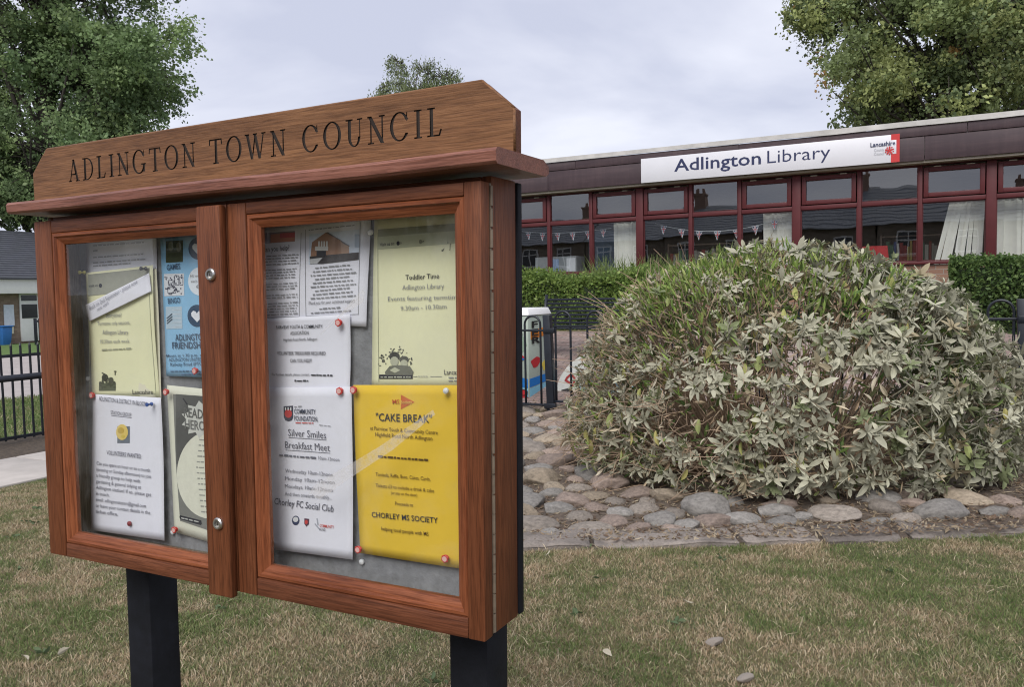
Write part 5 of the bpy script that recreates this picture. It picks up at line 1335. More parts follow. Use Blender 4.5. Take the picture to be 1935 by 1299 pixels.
bench('black metal bench with curved arms in front of the dark clipped hedge', 0.98, 2.7, 11.3, 0.68)

# ------------------------------------------------------------------ painted cabinet behind the railing
pb = empty('painted_box', (-4.75, 9.4, 0.17), 'tall white-topped box painted with bright cartoon fish and lettering behind the railing', 'painted box')
bxx0, bxx1, by0, by1, bz0, bz1 = -5.53, -4.66, 9.30, 9.95, 0.18, 1.28
MB().box(bxx0, bxx1, by0, by1, bz0, bz1).build('body', plain('painted_box_pale', (0.36, 0.42, 0.36), 0.5, var=0.1, scale=4), pb, bevel=0.01)
MB().add([(bxx0 - .02, by0 - .02, bz1 + .002), (bxx1 + .02, by0 - .02, bz1 + .002), (bxx1 + .02, by1 + .02, bz1 + .002), (bxx0 - .02, by1 + .02, bz1 + .002), (bxx0 + .04, by0 + .04, bz1 + .09), (bxx1 - .02, by0 + .04, bz1 + .09), (bxx1 - .02, by1, bz1 + .09), (bxx0 + .04, by1, bz1 + .09)],
         [(0, 3, 2, 1), (4, 5, 6, 7), (0, 1, 5, 4), (1, 2, 6, 5), (2, 3, 7, 6), (3, 0, 4, 7)]).build('lid', M['white'], pb, bevel=0.01)
def ap(c, pts, layer=0):     # paint patch on the front face (x across, z up, 0..1)
    y = by0 - 0.004 - 0.003 * layer
    MB().prism([(bxx0 + (bxx1 - bxx0) * a, y, bz0 + (bz1 - bz0) * b) for a, b in pts], (0, 0.0025, 0)).build('painted_shape', ink(c), pb)
def app(c, pts, layer=0):    # the same on the end face
    x = bxx1 + 0.004 + 0.003 * layer
    MB().prism([(x, by0 + (by1 - by0) * a, bz0 + (bz1 - bz0) * b) for a, b in pts], (-0.0025, 0, 0)).build('painted_shape', ink(c), pb)
def blobp(cx, cy, rx, ry, n=14, w=0.0, ph=0): return [(cx + rx * (1 + w * math.sin(3 * t + ph)) * math.cos(t), cy + ry * (1 + w * math.sin(2 * t + ph)) * math.sin(t)) for t in np.linspace(0, 2 * math.pi, n, endpoint=False)]
BLU, LBL, REDP, GRN, YLW, ORG, BLK = (0.02, 0.17, 0.50), (0.22, 0.48, 0.62), (0.45, 0.03, 0.035), (0.16, 0.25, 0.16), (0.60, 0.48, 0.08), (0.60, 0.20, 0.03), (0.02, 0.02, 0.02)
ap(LBL, [(0.02, 0.02), (0.98, 0.02), (0.98, 0.16), (0.6, 0.19), (0.02, 0.15)]); ap(BLU, [(0.02, 0.16), (0.6, 0.195), (0.98, 0.165), (0.98, 0.27), (0.7, 0.31), (0.3, 0.27), (0.02, 0.31)])
ap(GRN, blobp(.3, .72, .26, .2, w=.12)); ap((0.25, .33, .25), blobp(.75, .66, .2, .16, w=.15, ph=1)); ap(REDP, blobp(.55, .78, .13, .06, w=.2)); ap(REDP, [(.55, .6), (.66, .72), (.7, .58)], 1); ap(REDP, [(.72, .62), (.95, .52), (.9, .48), (.7, .56)], 1)
ap(YLW, blobp(.62, .44, .09, .045, 12, .25), 1); ap(LBL, blobp(.35, .42, .25, .05, w=.1), 1); ap(BLU, blobp(.75, .5, .2, .02), 2); ap(REDP, blobp(.45, .09, .2, .05, w=.15), 1); ap((.7, .62, .6), blobp(.45, .09, .1, .025), 2)
for k in range(9):
    a = .1 + .09 * k; ap(BLK, [(a, .55 + .03 * math.sin(k * 2)), (a + .07, .57 + .03 * math.sin(k * 2 + 1)), (a + .07, .577 + .03 * math.sin(k * 2 + 1)), (a, .557 + .03 * math.sin(k * 2))], 3)
    ap(BLK, [(a, .3 + .02 * math.cos(k * 2)), (a + .07, .31 + .02 * math.cos(k * 2 + 1)), (a + .07, .316 + .02 * math.cos(k * 2 + 1)), (a, .306 + .02 * math.cos(k * 2))], 3)
ra = random.Random(8)
for k in range(34):
    cx, cy = ra.uniform(.08, .92), ra.uniform(.06, .94); rx, ry = ra.uniform(.03, .10), ra.uniform(.012, .045); c_ = ra.choice([REDP, BLU, LBL, GRN, YLW, ORG, (.62, .60, .55), (.10, .16, .12)])
    ap(BLK, blobp(cx, cy, rx * 1.18, ry * 1.3, 12, .22, k), 4 + (k % 3) * 2); ap(c_, blobp(cx, cy, rx, ry, 12, .22, k), 5 + (k % 3) * 2)
app(ORG, [(.1, .72), (.9, .76), (.9, .86), (.1, .82)]); app(LBL, [(.02, .02), (.98, .02), (.98, .2), (.02, .16)]); app(BLU, [(.02, .17), (.98, .21), (.98, .3), (.02, .27)]); app(REDP, blobp(.3, .45, .2, .06, w=.2)); app(YLW, blobp(.7, .4, .12, .06, w=.25))
for t_, z_, c_ in (('F', 1.16, BLK), ('E', 1.06, BLK), ('R', 0.96, BLK)):
    V, F_ = text_mesh(t_, 0.03)
    MB().add([(bxx1 + 0.012, by0 + 0.08 + q[0] * 0.42, z_ - 0.04 + q[1] * 0.12) for q in V], F_).build('lettering', ink(c_), pb)
# the curved board with the place name
nb2 = empty('painted_board', (-4.1, 9.62, 0.2), 'painted board with a curved band of lettering standing beside the painted box', 'painted board')
cx_, cz_, yb_ = -3.72, 0.22, 9.62
arc = [(cx_ - 0.72, 0.2)] + [(cx_ + 0.72 * math.cos(a), cz_ + 0.62 * math.sin(a)) for a in np.linspace(math.pi, 0, 20)] + [(cx_ + 0.72, 0.2)]
MB().prism([(a, yb_, b) for a, b in arc], (0, 0.05, 0)).build('board', plain('painted_board_pale', (0.62, 0.64, 0.60), 0.5), nb2)
arc2 = [(cx_ - 0.44, 0.205)] + [(cx_ + 0.44 * math.cos(a), cz_ + 0.36 * math.sin(a)) for a in np.linspace(math.pi, 0, 18)] + [(cx_ + 0.44, 0.205)]
MB().prism([(a, yb_ - 0.004, b) for a, b in arc2], (0, 0.003, 0)).build('painted_shape', ink((0.25, 0.42, 0.50)), nb2)
MB().prism([(cx_ - .3, yb_ - .008, .25), (cx_ - .05, yb_ - .008, .3), (cx_ + .1, yb_ - .008, .5), (cx_ - .2, yb_ - .008, .45)], (0, 0.003, 0)).build('painted_shape', ink((0.05, 0.09, 0.13)), nb2)
for k, ch in enumerate('ADLINGTON'):
    a = math.pi * (0.95 - 0.9 * k / 8); V, F_ = text_mesh(ch, 0.03); w_ = V[:, 0].max() / 2
    vs = []
    for q in V:
        xx, zz = (q[0] - w_) * 0.19, (q[1] - 0.36) * 0.19; th = a - math.pi / 2
        vs.append((cx_ + 0.58 * math.cos(a) + xx * math.cos(th) - zz * math.sin(th), yb_ - 0.005, cz_ + 0.49 * math.sin(a) + xx * math.sin(th) + zz * math.cos(th)))
    MB().add(vs, F_).build('lettering', ink(((0.05, 0.05, 0.05), (0.35, 0.05, 0.05), (0.12, 0.14, 0.1))[k % 3]), nb2)

# ------------------------------------------------------------------ kerb stones and cobbles
def stonemat(name, c, seed=0):
    m, n, b, l = new_mat(name)
    v = coords(n, l); oi = n.nodes.new('ShaderNodeObjectInfo')
    ad = n.nodes.new('ShaderNodeVectorMath'); ad.operation = 'ADD'; cx = n.nodes.new('ShaderNodeCombineXYZ')
    mu = n.nodes.new('ShaderNodeMath'); mu.operation = 'MULTIPLY'; mu.inputs[1].default_value = 40; l(oi.outputs['Random'], mu.inputs[0])
    l(mu.outputs[0], cx.inputs[0]); l(v, ad.inputs[0]); l(cx.outputs[0], ad.inputs[1])
    t = nodes_noise(n, l, 5, 8, 0.68, ad.outputs[0]); t2 = nodes_noise(n, l, 70, 4, 0.7, ad.outputs[0])
    r = ramp(n, l, t.outputs['Fac'], [(0.28, [q * .5 for q in c]), (0.5, c), (0.74, [min(1, q * 1.45) for q in c])])
    r2 = ramp(n, l, t2.outputs['Fac'], [(0.35, (.72, .72, .72)), (0.6, (1.1, 1.1, 1.1))])
    mm = n.nodes.new('ShaderNodeMix'); mm.data_type = 'RGBA'; mm.blend_type = 'MULTIPLY'; mm.inputs[0].default_value = .8
    l(r.outputs[0], mm.inputs[6]); l(r2.outputs[0], mm.inputs[7])
    hs_ = n.nodes.new('ShaderNodeHueSaturation'); mr = n.nodes.new('ShaderNodeMapRange'); mr.inputs['To Min'].default_value = .75; mr.inputs['To Max'].default_value = 1.25
    l(oi.outputs['Random'], mr.inputs[0]); l(mr.outputs[0], hs_.inputs['Value']); l(mm.outputs[2], hs_.inputs['Color']); l(hs_.outputs[0], b.inputs['Base Color'])
    b.inputs['Roughness'].default_value = .85
    bump(n, l, b, t2.outputs['Fac'], .55, .012)
    return m
SM = [stonemat('grey_gritstone', (0.26, 0.225, 0.19)), stonemat('pinkish_gritstone', (0.29, 0.225, 0.185)), stonemat('bluish_cobble', (0.235, 0.22, 0.20)), stonemat('buff_gritstone', (0.30, 0.245, 0.18))]
FLAG = stonemat('kerb_flagstone', (0.215, 0.185, 0.16))
bed = empty('cobble_edging', (-1.6, 6.0, 0), kind='structure')
def stone_mesh(seed, mat):
    r = np.random.RandomState(seed); bm = bmesh.new(); bmesh.ops.create_icosphere(bm, subdivisions=4, radius=1.0)
    dirs = r.randn(9, 3); dirs /= np.linalg.norm(dirs, axis=1)[:, None]; am = r.uniform(-.16, .16, 9)
    cut = r.randn(9, 3); cut /= np.linalg.norm(cut, axis=1)[:, None]; ct = r.uniform(.6, .92, 9)
    for v in bm.verts:
        p = np.array(v.co); k = 1 + sum(am * np.maximum(0, dirs @ p) ** 2); p = p * k
        for q, t in zip(cut, ct):
            d = p @ q
            if d > t: p = p - q * (d - t) * .8
        q3 = Vector(p) * 2.2 + Vector((seed, 0, 0))
        v.co = p * (1 + .07 * mnoise.fractal(q3, 1.0, 2.0, 5))
    me = bpy.data.meshes.new('cobblestone'); bm.to_mesh(me); bm.free()
    me.polygons.foreach_set('use_smooth', [True] * len(me.polygons)); me.materials.append(mat)
    return me
smesh = [stone_mesh(k + 50, SM[k % 4]) for k in range(12)]
rs = np.random.RandomState(12)
placed = []
def inside_bush(x, y):
    c = np.array([x + 1.15, y - 7.13]); a = c @ np.array([.885, .465]); b_ = c @ np.array([-.465, .885])
    return (a / 1.55) ** 2 + (b_ / 1.05) ** 2 < 1
for it in range(9000):
    S, T = rs.rand(), rs.rand() ** 1.1
    x, y = bed_fn(S, T)
    x, y = float(x), float(y)
    dk = (np.array([x, y]) - KA) @ kn
    if dk < 0.36 or y > 8.9 or inside_bush(x, y) or x > 2.6: continue
    if x > 0.2 and dk > 0.8: continue
    if x > -1.3 and rs.rand() < .55: continue
    r = rs.uniform(.075, .13) if rs.rand() < .6 else rs.uniform(.12, .19)
    if any((x - p[0]) ** 2 + (y - p[1]) ** 2 < (0.88 * (r + p[2])) ** 2 for p in placed): continue
    placed.append((x, y, r))
    if len(placed) > 330: break
for k, (x, y, r) in enumerate(placed):
    me = smesh[rs.randint(12)]
    o = bpy.data.objects.new('cobblestone', me); COL.objects.link(o); o.parent = bed
    o.location = Vector((x, y, float(height(x, y)) + r * rs.uniform(.04, .17))) - bed.location
    o.scale = (r * rs.uniform(1.0, 1.45), r * rs.uniform(.8, 1.05), r * rs.uniform(.42, .66)); o.rotation_euler = (rs.uniform(-.15, .15), rs.uniform(-.15, .15), 0.45 + rs.uniform(-.6, .6))
# flat kerb stones, end to end
tt = 0.0; Lk = np.linalg.norm(KB - KA)
while tt < Lk - .3:
    ln = rs.uniform(.4, 1.3); c = KA + kd * (tt + ln / 2) + kn * (0.19 + rs.uniform(-.015, .015)); hw = rs.uniform(.13, .175)
    bm = bmesh.new(); bmesh.ops.create_cube(bm, size=1.0)
    bmesh.ops.scale(bm, vec=(ln - rs.uniform(.012, .06), hw * 2, .10), verts=bm.verts)
    bmesh.ops.subdivide_edges(bm, edges=bm.edges, cuts=11, use_grid_fill=True)
    bmesh.ops.bevel(bm, geom=[e for e in bm.edges if e.calc_face_angle(0) > .8], offset=.014, segments=2, affect='EDGES', profile=.5)
    for v in bm.verts:
        q = 0.022 * (vnoise(v.co.x * 6 + tt * 5, v.co.y * 9) - .5) + .016 * (vnoise(v.co.x * 19 + tt * 5, v.co.y * 23) - .5); v.co.z += q - .03 * max(0., vnoise(v.co.x * 3 + tt * 3, v.co.y * 4 + 7) - .62) * 4; v.co.y += 0.07 * (vnoise(v.co.x * 5 + tt, 5.5) - .5) * (1 if v.co.y < 0 else .5); v.co.x += .02 * (vnoise(v.co.y * 6, tt) - .5)
    me = bpy.data.meshes.new('kerb_stone'); bm.to_mesh(me); bm.free()
    me.polygons.foreach_set('use_smooth', [True] * len(me.polygons)); me.set_sharp_from_angle(angle=R_(40)); me.materials.append(FLAG)
    o = bpy.data.objects.new('kerb_stone', me); COL.objects.link(o); o.parent = bed
    o.location = Vector((c[0], c[1], -0.010 + rs.uniform(-.012, .008))) - bed.location; o.rotation_euler = (rs.uniform(-.02, .02), rs.uniform(-.01, .01), math.atan2(kd[1], kd[0]) + rs.uniform(-.02, .02))
    tt += ln
# ------------------------------------------------------------------ the silver-leaved shrub
BCX, BCY = -1.24, 7.08
AX, AD = np.array([.885, .465, 0]), np.array([-.465, .885, 0])
M['silver'] = leafmat('felted_silver_leaf', 0.18, 0.75, (0.43, 0.42, 0.315), spec=0.12)
M['stuffleaf'] = leafmat('shrub_foliage', 0.2, 0.7, spec=0.2)
M['stem'] = plain('dry_tan_stem', (0.31, 0.22, 0.15), 0.9, var=0.35, scale=12)
shrub = empty('silver_shrub', (BCX, BCY, 0.03), 'large rounded silver-leaved shrub growing in the cobbled bed', 'shrub')
def surf(th, ph, k=1.0):
    """th round, ph 0 at top .. 1 at the ground"""
    th = np.asarray(th, float); ph = np.asarray(ph, float)
    h = np.cos(ph * math.pi / 2)                         # 1 at the top, 0 at the ground
    prof = np.clip(1 - h ** 2, 0, 1) ** (1 / 2.2) * np.interp(h, [0, .12, .3, 1], [.86, .95, 1, 1])
    lump = 1 + .20 * (vnoise(th * 2.1 + 3, ph * 5) - .5) + .10 * (vnoise(th * 5 + 9, ph * 11) - .5)
    a = 1.92 * prof * np.cos(th) * lump * k; d = 1.32 * prof * np.sin(th) * lump * k
    z = (1.80 * h + .06) * (1 + .05 * (vnoise(th * 3, 7.7) - .5)) * (0.55 + .45 * k)
    X = BCX + AX[0] * a + AD[0] * d; Y = BCY + AX[1] * a + AD[1] * d
    return np.stack([X, Y, z + height(X, Y) * .5], -1)
rs = np.random.RandomState(42)
def leaf_pts(L, W, fold=.25, curl=.25, n=4):
    """two strips either side of the midrib: (rows) -> quads"""
    rows = []
    for i in range(n + 1):
        f = i / n; w = W * (math.sin(math.pi * min(1, f * .96 + .04)) ** .6) * (1 if f < 1 else .02)
        x = L * f; z = -curl * L * f * f
        rows.append(((x, -w, z + fold * w), (x, 0, z), (x, w, z + fold * w)))
    Q = []
    for i in range(n):
        a, b_ = rows[i], rows[i + 1]
        Q += [a[0], b_[0], b_[1], a[1], a[1], b_[1], b_[2], a[2]]
    return np.array(Q)
def rosette(seed):
    r = np.random.RandomState(seed); mb = MB(); nl = r.randint(5, 10)
    for k in range(nl):
        tier = k / nl; L = r.uniform(.055, .12) * (1 - .45 * tier); W = L * r.uniform(.15, .21)
        Q = leaf_pts(L, W, .18, r.uniform(.05, .4), 4)
        el = R_(r.uniform(-12, 22) + 55 * tier); az = k * 2.4 + r.uniform(-.7, .7)
        ce, se, ca, sa = math.cos(el), math.sin(el), math.cos(az), math.sin(az)
        x = Q[:, 0] * ce - Q[:, 2] * se; z = Q[:, 0] * se + Q[:, 2] * ce + .02 * tier; y = Q[:, 1]
        V = np.stack([x * ca - y * sa, x * sa + y * ca, z], 1)
        mb.add(V, [tuple(range(i, i + 4)) for i in range(0, len(V), 4)])
    mb.tube([(0, 0, .02), (.004, .003, -.06), (.0, .01, -.13)], [.0035, .004, .004], 5, False)
    me = bpy.data.meshes.new('leaf_sprig'); me.from_pydata(mb.v, [], mb.f)
    me.polygons.foreach_set('use_smooth', [True] * len(me.polygons)); me.materials.append(M['silver'])
    return me
M['silver2'] = leafmat('older_green_leaf', 0.2, 0.7, (0.25, 0.285, 0.15), spec=0.15)
RM = [rosette(k) for k in range(9)]
for k in (5,): RM[k].materials[0] = M['silver2']
RV = []
for me in RM:
    V = np.array([v.co[:] for v in me.vertices]); Fq = np.array([p.vertices[:] for p in me.polygons if len(p.vertices) == 4])
    RV.append((V, Fq))
# where sprigs sit; drier on the side towards the painted box
cam2 = np.array([0, 0, CAM_H])
def sample(n, kmin=.9, kmax=1.03):
    th = rs.uniform(0, 2 * math.pi, n); ph = np.sqrt(rs.uniform(0.004, .98, n)); return th, ph, rs.uniform(kmin, kmax, n)
def orient(P, jitter=.45):
    nrm = P - np.array([BCX, BCY, .55]); nrm[:, 2] = nrm[:, 2] * .8 + .30
    nrm /= np.linalg.norm(nrm, axis=1)[:, None]; nrm += rs.randn(len(P), 3) * jitter; nrm /= np.linalg.norm(nrm, axis=1)[:, None]
    t = np.cross(nrm, rs.randn(len(P), 3)); t /= np.linalg.norm(t, axis=1)[:, None]; b_ = np.cross(nrm, t)
    return t, b_, nrm
th, ph, kk = sample(4200)
P = surf(th, ph, kk)
dry = np.clip(-np.cos(th) * 1.0 + .10, 0, 1) * (ph > .2)        # towards the box end
keep = rs.rand(len(P)) > dry * .30
greenish = np.clip(1.2 - np.abs(ph - .22) * 5, 0, 1) * (np.cos(th) < .35)
keep &= rs.rand(len(P)) > greenish * .4
keep &= (vnoise(P[:, 0] * 3.3 + 5, P[:, 2] * 3.3 + P[:, 1]) > .22) | (ph < .35)      # open gaps where the stems show
P = P[keep]; th = th[keep]; ph = ph[keep]; dry = dry[keep]
t, b_, nn = orient(P)
size = rs.uniform(.55, 1.4, len(P)) * (1 - .28 * dry)
facing = ((P - cam2) * nn).sum(1) < 0
dist = np.linalg.norm(P - cam2, axis=1)
order = np.argsort(np.where(facing, dist, dist + 9) + rs.uniform(0, .9, len(P)))
single = set(order[:300].tolist())
allV, allF, allC, nv = [], [], [], 0
for i in range(len(P)):
    Mx = np.stack([t[i], b_[i], nn[i]], 1) * size[i]; k = i % 9
    if i in single:
        o = bpy.data.objects.new('leaf_sprig', RM[k]); COL.objects.link(o); o.parent = shrub
        loc = Vector(P[i]) - shrub.location
        o.matrix_local = Matrix.Translation(loc) @ Matrix(Mx.tolist()).to_4x4()
    else:
        V, Fq = RV[k]; allV.append(V @ Mx.T + P[i]); allF.append(Fq + nv); nv += len(V)
        base = (np.array((.43, .42, .315)) if rs.rand() < .78 else np.array((.25, .285, .15)) if rs.rand() < .6 else np.array((.34, .29, .19))) * rs.uniform(.65, 1.2); base = base * (1 - .15 * dry[i]) + np.array((.36, .29, .19)) * .15 * dry[i]
        allC.append(np.tile(base, (len(V), 1)))
o = idxmesh('silver_foliage', np.concatenate(allV), np.concatenate(allF), M['stuffleaf'], shrub, col=np.concatenate(allC)); tag(o, kind='stuff')
# dry twigs, dead leaves, green shoots, hanging yellow-green leaves
def strips(n, fn, col, var=.25, name='x', per=1):
    Qs, Cs = [], []
    for i in range(n):
        q = fn(i)
        if q is None: continue
        Qs.append(q); Cs.append(np.tile(np.array(col[rs.randint(len(col))]) * rs.uniform(1 - var, 1 + var), (len(q), 1)))
    o = npmesh(name, np.concatenate(Qs), 4, M['stuffleaf'], shrub, col=np.concatenate(Cs)); return tag(o, kind='stuff')
def frame(d):
    d = d / np.linalg.norm(d); a = np.cross(d, rs.randn(3)); a /= np.linalg.norm(a); return d, a, np.cross(d, a)
def put(Q, p, d):
    d, a, b2 = frame(d); return p + Q[:, :1] * d + Q[:, 1:2] * a + Q[:, 2:3] * b2
def deadleaf(i):
    th_, ph_ = rs.uniform(1.6, 5.0), math.sqrt(rs.uniform(.03, .98)) if rs.rand() < .8 else rs.uniform(0, 1)
    p = surf(th_, ph_, rs.uniform(.82, 1.0)); L = rs.uniform(.04, .10)
    return put(leaf_pts(L, L * rs.uniform(.07, .16), .5, rs.uniform(-.3, .7), 3), p, np.array(p - np.array([BCX, BCY, .7])) * .7 + rs.randn(3) * .6)
strips(3600, deadleaf, [(.50, .43, .31), (.42, .33, .22), (.56, .50, .38), (.32, .23, .15)], .25, 'dry_leaves')
def greenleaf(i):
    th_ = rs.normal(3.9, .75); ph_ = abs(rs.normal(.36, .12)) if rs.rand() < .8 else rs.uniform(.1, 1)
    p = surf(th_, min(ph_, .98), rs.uniform(.93, 1.0)); L = rs.uniform(.04, .10)
    d = p - np.array([BCX, BCY, .5]); d[2] += .9
    return put(leaf_pts(L, L * rs.uniform(.07, .12), .3, rs.uniform(-.1, .5), 3), p, d * .8 + rs.randn(3) * .45)
strips(2600, greenleaf, [(.19, .27, .06), (.24, .33, .09), (.13, .20, .05), (.30, .34, .12)], .25, 'green_shoots')
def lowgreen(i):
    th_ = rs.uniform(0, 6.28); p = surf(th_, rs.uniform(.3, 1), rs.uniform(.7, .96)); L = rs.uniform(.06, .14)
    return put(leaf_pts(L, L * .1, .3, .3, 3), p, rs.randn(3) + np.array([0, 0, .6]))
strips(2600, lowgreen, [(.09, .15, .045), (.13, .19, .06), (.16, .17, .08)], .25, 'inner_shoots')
def hanging(i):
    th_ = rs.uniform(2.7, 6.1); p = surf(th_, rs.uniform(.15, .95), rs.uniform(.93, 1.0)); L = rs.uniform(.07, .13)
    return put(leaf_pts(L, L * rs.uniform(.17, .24), .3, .15, 4), p, np.array([rs.uniform(-.4, .4), rs.uniform(-.5, .2), -1.0]))
strips(170, hanging, [(.36, .37, .13), (.42, .38, .14), (.30, .34, .13)], .2, 'hanging_leaves')
tw = MB()
for i in range(520):
    th_ = rs.uniform(0, 6.28) if i % 3 else rs.uniform(2.0, 4.2); ph_ = math.sqrt(rs.uniform(.02, 1))
    e = surf(th_, ph_, rs.uniform(.86, .99)); a = np.array([BCX, BCY, .05]) + (e - np.array([BCX, BCY, .05])) * np.array([.45, .45, .12])
    m_ = (a + e) / 2 + rs.randn(3) * .09
    tw.tube([a, m_, e], [.009, .0055, .0025], 4, False)
for i in range(900):
    th_ = rs.uniform(2.0, 4.6); p = surf(th_, math.sqrt(rs.uniform(.1, 1)), rs.uniform(.9, 1.0)); d = rs.randn(3) * .11 + (p - np.array([BCX, BCY, .6])) * .06
    tw.tube([p, p + d * .5 + rs.randn(3) * .012, p + d], [.0032, .0028, .0018], 3, False)
st = tw.build('stem', M['stem'], shrub); tag(st, kind='stuff')

# ------------------------------------------------------------------ leaf litter on the bed
n = 26000; S_, T_ = rs.rand(n), rs.rand(n) ** 1.5; X, Y = bed_fn(S_, T_); ok = (Y < 9.2) & (((np.stack([X, Y], 1) - KA) @ kn) > .08); X, Y = X[ok], Y[ok]; n = len(X)
Z = height(X, Y) + np.where(((np.stack([X, Y], 1) - KA) @ kn) < .34, .040, .016); Pz = np.stack([X, Y, Z], 1); a = rs.uniform(0, 6.28, n); L = rs.uniform(.015, .06, n)[:, None]; tilt = rs.uniform(-.5, .5, n)
u = np.stack([np.cos(a), np.sin(a), tilt], 1); w = np.stack([-np.sin(a), np.cos(a), rs.uniform(-.4, .4, n)], 1)
Q = np.stack([Pz - u * L * .5, Pz + w * L * .16, Pz + u * L * .5 + np.array([0, 0, .006]), Pz - w * L * .16], 1)
lc = np.array([(.42, .33, .22), (.32, .23, .15), (.21, .14, .095), (.50, .42, .30)])[rs.randint(0, 4, n)] * rs.uniform(.7, 1.2, (n, 1))
lt = npmesh('leaf_litter', Q.reshape(-1, 3), 4, M['leaf'], col=np.repeat(lc, 4, 0), loc=(-1.5, 6, 0)); tag(lt, 'dry brown leaf litter scattered among the cobbles', 'litter', kind='stuff')
# a red-leaved seedling by the leaning post
sd = empty('red_seedling', (-4.36, 8.3, .1), 'small dark red seedling among the cobbles by the leaning railing post', 'plant')
MB().tube([(-4.36, 8.3, .08), (-4.35, 8.31, .25), (-4.37, 8.3, .42)], [.006, .005, .002], 5).build('stem', M['stem'], sd)
for k in range(12):
    q = put(leaf_pts(.06, .012, .2, .3, 3), np.array([-4.36, 8.3, .16 + .02 * k]), np.array([math.cos(k * 2.4), math.sin(k * 2.4), .3]))
    npmesh('leaf', q, 4, M['stuffleaf'], sd, col=np.tile((.16, .025, .02), (len(q), 1)))

# ------------------------------------------------------------------ mown grass, half dried
def grass(name, label, poly_fn, x0, x1, y0, y1, dens, hmin, hmax, dryness, seed, wid=.0024, cull=True):
    r = np.random.RandomState(seed); n = int((x1 - x0) * (y1 - y0) * dens)
    X = r.uniform(x0, x1, n); Y = r.uniform(y0, y1, n); ok = poly_fn(X, Y)
    if cull:
        D = np.stack([X, Y, np.full(n, -CAM_H)], 1); zc = D @ FWD
        sx = (D @ RGT) / np.maximum(zc, .1) * FOC; sy = -(D @ UPV) / np.maximum(zc, .1) * FOC
        ok &= (zc > .5) & (np.abs(sx) < IW * .70) & (sy < IH * .72)
    X, Y = X[ok], Y[ok]; n = len(X)
    Xr, Yr = X * .83 - Y * .56, X * .56 + Y * .83
    pn = .18 * vnoise(Xr * 1.1 + 11, Yr * 1.1) + .37 * vnoise(Xr * 4.3, Yr * 4.3 + 4) + .45 * vnoise(Xr * 11.0 + 3, Yr * 11.0)
    Z = height(X, Y); h = r.uniform(hmin, hmax, n) * (.7 + .6 * vnoise(X * 3.1, Y * 3.1 + 20))
    a = r.uniform(0, 6.28, n); ln = r.uniform(.15, 1.3, n) * h; c, s_ = np.cos(a), np.sin(a); b2 = r.uniform(0, 6.28, n); w = wid * r.uniform(.6, 1.3, n)
    wx, wy_ = np.cos(b2) * w, np.sin(b2) * w
    B = np.stack([X, Y, Z], 1); Md = B + np.stack([c * ln * .4, s_ * ln * .4, h * .6], 1); Tp = B + np.stack([c * ln, s_ * ln, h * .95], 1); W = np.stack([wx, wy_, wx * 0], 1)
    Q = np.stack([B - W, B + W, Md + W * .8, Md - W * .8, Md - W * .8, Md + W * .8, Tp + W * .1, Tp - W * .1], 1)
    dr = np.clip((pn - .5) * 2.5 + dryness + r.randn(n) * .36, 0, 1)[:, None]
    gcol = np.array([(.175, .235, .08), (.245, .275, .115), (.13, .185, .065)])[r.randint(0, 3, n)]; dcol = np.array([(.58, .45, .31), (.47, .36, .235), (.66, .55, .40), (.37, .28, .18)])[r.randint(0, 4, n)]
    col = (gcol * (1 - dr) + dcol * dr) * r.uniform(.75, 1.25, (n, 1))
    o = npmesh(name, Q.reshape(-1, 3), 4, M['leaf'], col=np.repeat(col, 8, 0), loc=((x0 + x1) / 2, (y0 + y1) / 2, 0)); return tag(o, label, 'grass', kind='stuff')
def lawn_ok(X, Y):
    k = (np.stack([X, Y], 1) - KA) @ kn
    return ((k < .05 + .04 * vnoise(X * 9, Y * 9)) | (X < -4.0)) & (X > -7.0) & (Y > 1.0)
grass('lawn_grass', 'short half-dried lawn grass around the notice board', lawn_ok, -7.0, 2.6, 1.2, 7.2, 13500, .008, .026, .45, 3)
grass('verge_grass', 'brighter green grass beyond the straight railing', lambda X, Y: (X > -13.3) & (X < -9.4), -13.3, -9.4, 4.0, 11, 1500, .03, .08, -.25, 4, .006)
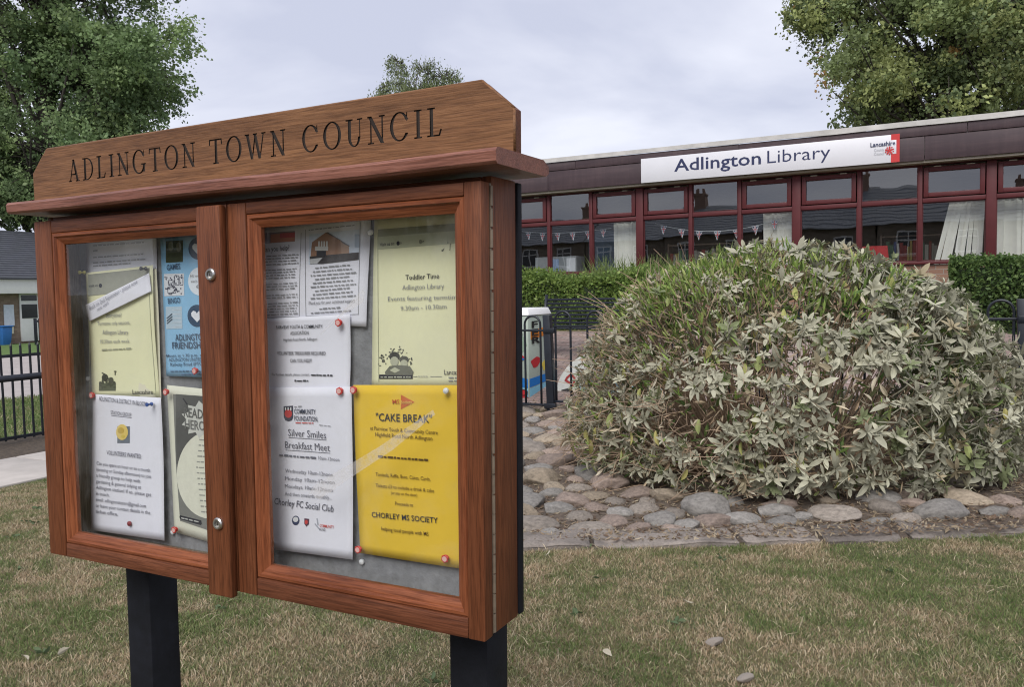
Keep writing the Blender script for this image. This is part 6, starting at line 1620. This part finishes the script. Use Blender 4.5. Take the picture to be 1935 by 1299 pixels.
# fallen pale leaves and stones lying on the lawn
for k, (px, py) in enumerate(((42, 1252), (110, 1250), (1310, 1150), (1140, 1242), (1030, 1060))):
    d = ray(px, py); p = d * (-CAM_H / d[2]); p[2] = .03
    q = put(leaf_pts(.055, .014, .4, .3, 3), p, np.array([math.cos(k * 1.9), math.sin(k * 1.9), .12]))
    o = npmesh('fallen_leaf', q, 4, M['stuffleaf'], col=np.tile((.52, .47, .36), (len(q), 1)), loc=p)
    tag(o, ['pale fallen leaf on the grass nearest the photo corner', 'curled pale leaf on the grass beside the thinner-looking post', 'pale fallen leaf on the dry lawn between board and kerb', 'tiny cream leaf on the lawn beside the nearer black post', 'small pale leaf lying just before the kerb stones'][k], 'leaf', 'leaves fallen on the lawn')
for k, (px, py, ln) in enumerate(((1350, 1222, .062), (1408, 1292, .06))):
    d = ray(px, py); p = d * (-CAM_H / d[2]); me = smesh[(3, 1)[k]].copy(); me.materials.clear(); me.materials.append(plain('pale_stone_%d' % k, (.27, .235, .20), .9, var=.45, scale=40, bmp=.4))
    o = bpy.data.objects.new('loose_stone', me); COL.objects.link(o); o.location = (p[0], p[1], .022); o.scale = (ln * .75, ln * .36, ln * .24); o.rotation_euler = (.1, -.1, .9)
    tag(o, ['pale oblong stone lying on the dry lawn', 'pale stone at the lower edge of the photo on the lawn'][k], 'stone')

# straw stalks and flat weeds in the lawn
rs = np.random.RandomState(91)
n = 900; X = rs.uniform(-6.5, 2.4, n); Y = rs.uniform(1.6, 6.8, n); ok = lawn_ok(X, Y); X, Y = X[ok], Y[ok]; n = len(X)
a = rs.uniform(0, 6.28, n); L = rs.uniform(.03, .10, n); w = .0016
B = np.stack([X, Y, np.full(n, .018)], 1); D = np.stack([np.cos(a) * L, np.sin(a) * L, rs.uniform(-.01, .02, n)], 1); S = np.stack([-np.sin(a) * w, np.cos(a) * w, np.zeros(n)], 1); Md = B + D * .5 + np.array([0, 0, .008])
Q = np.stack([B - S, B + S, Md + S, Md - S, Md - S, Md + S, B + D + S * .4, B + D - S * .4], 1)
o = npmesh('straw', Q.reshape(-1, 3), 4, M['stuffleaf'], col=np.repeat(np.array([(.55, .46, .31)]) * rs.uniform(.7, 1.2, (n, 1)), 8, 0), loc=(-2, 4, 0)); tag(o, 'pale straw stalks scattered over the lawn', 'straw', kind='stuff')
Qs = []
for k in range(130):
    x, y = rs.uniform(-6.5, 2.4), rs.uniform(1.8, 6.6)
    if not lawn_ok(np.array([x]), np.array([y]))[0]: continue
    for j in range(rs.randint(4, 9)):
        al = rs.uniform(0, 6.28); L = rs.uniform(.018, .045)
        Qs.append(put(leaf_pts(L, L * .28, .2, .2, 3), np.array([x + rs.randn() * .012, y + rs.randn() * .012, .014]), np.array([math.cos(al), math.sin(al), rs.uniform(.1, .5)])))
Qs = np.concatenate(Qs)
o = npmesh('lawn_weeds', Qs, 4, M['stuffleaf'], col=np.tile((.11, .15, .075), (len(Qs), 1)), loc=(-2, 4, 0)); tag(o, 'flat dark green weeds growing in the lawn', 'weeds', kind='stuff')
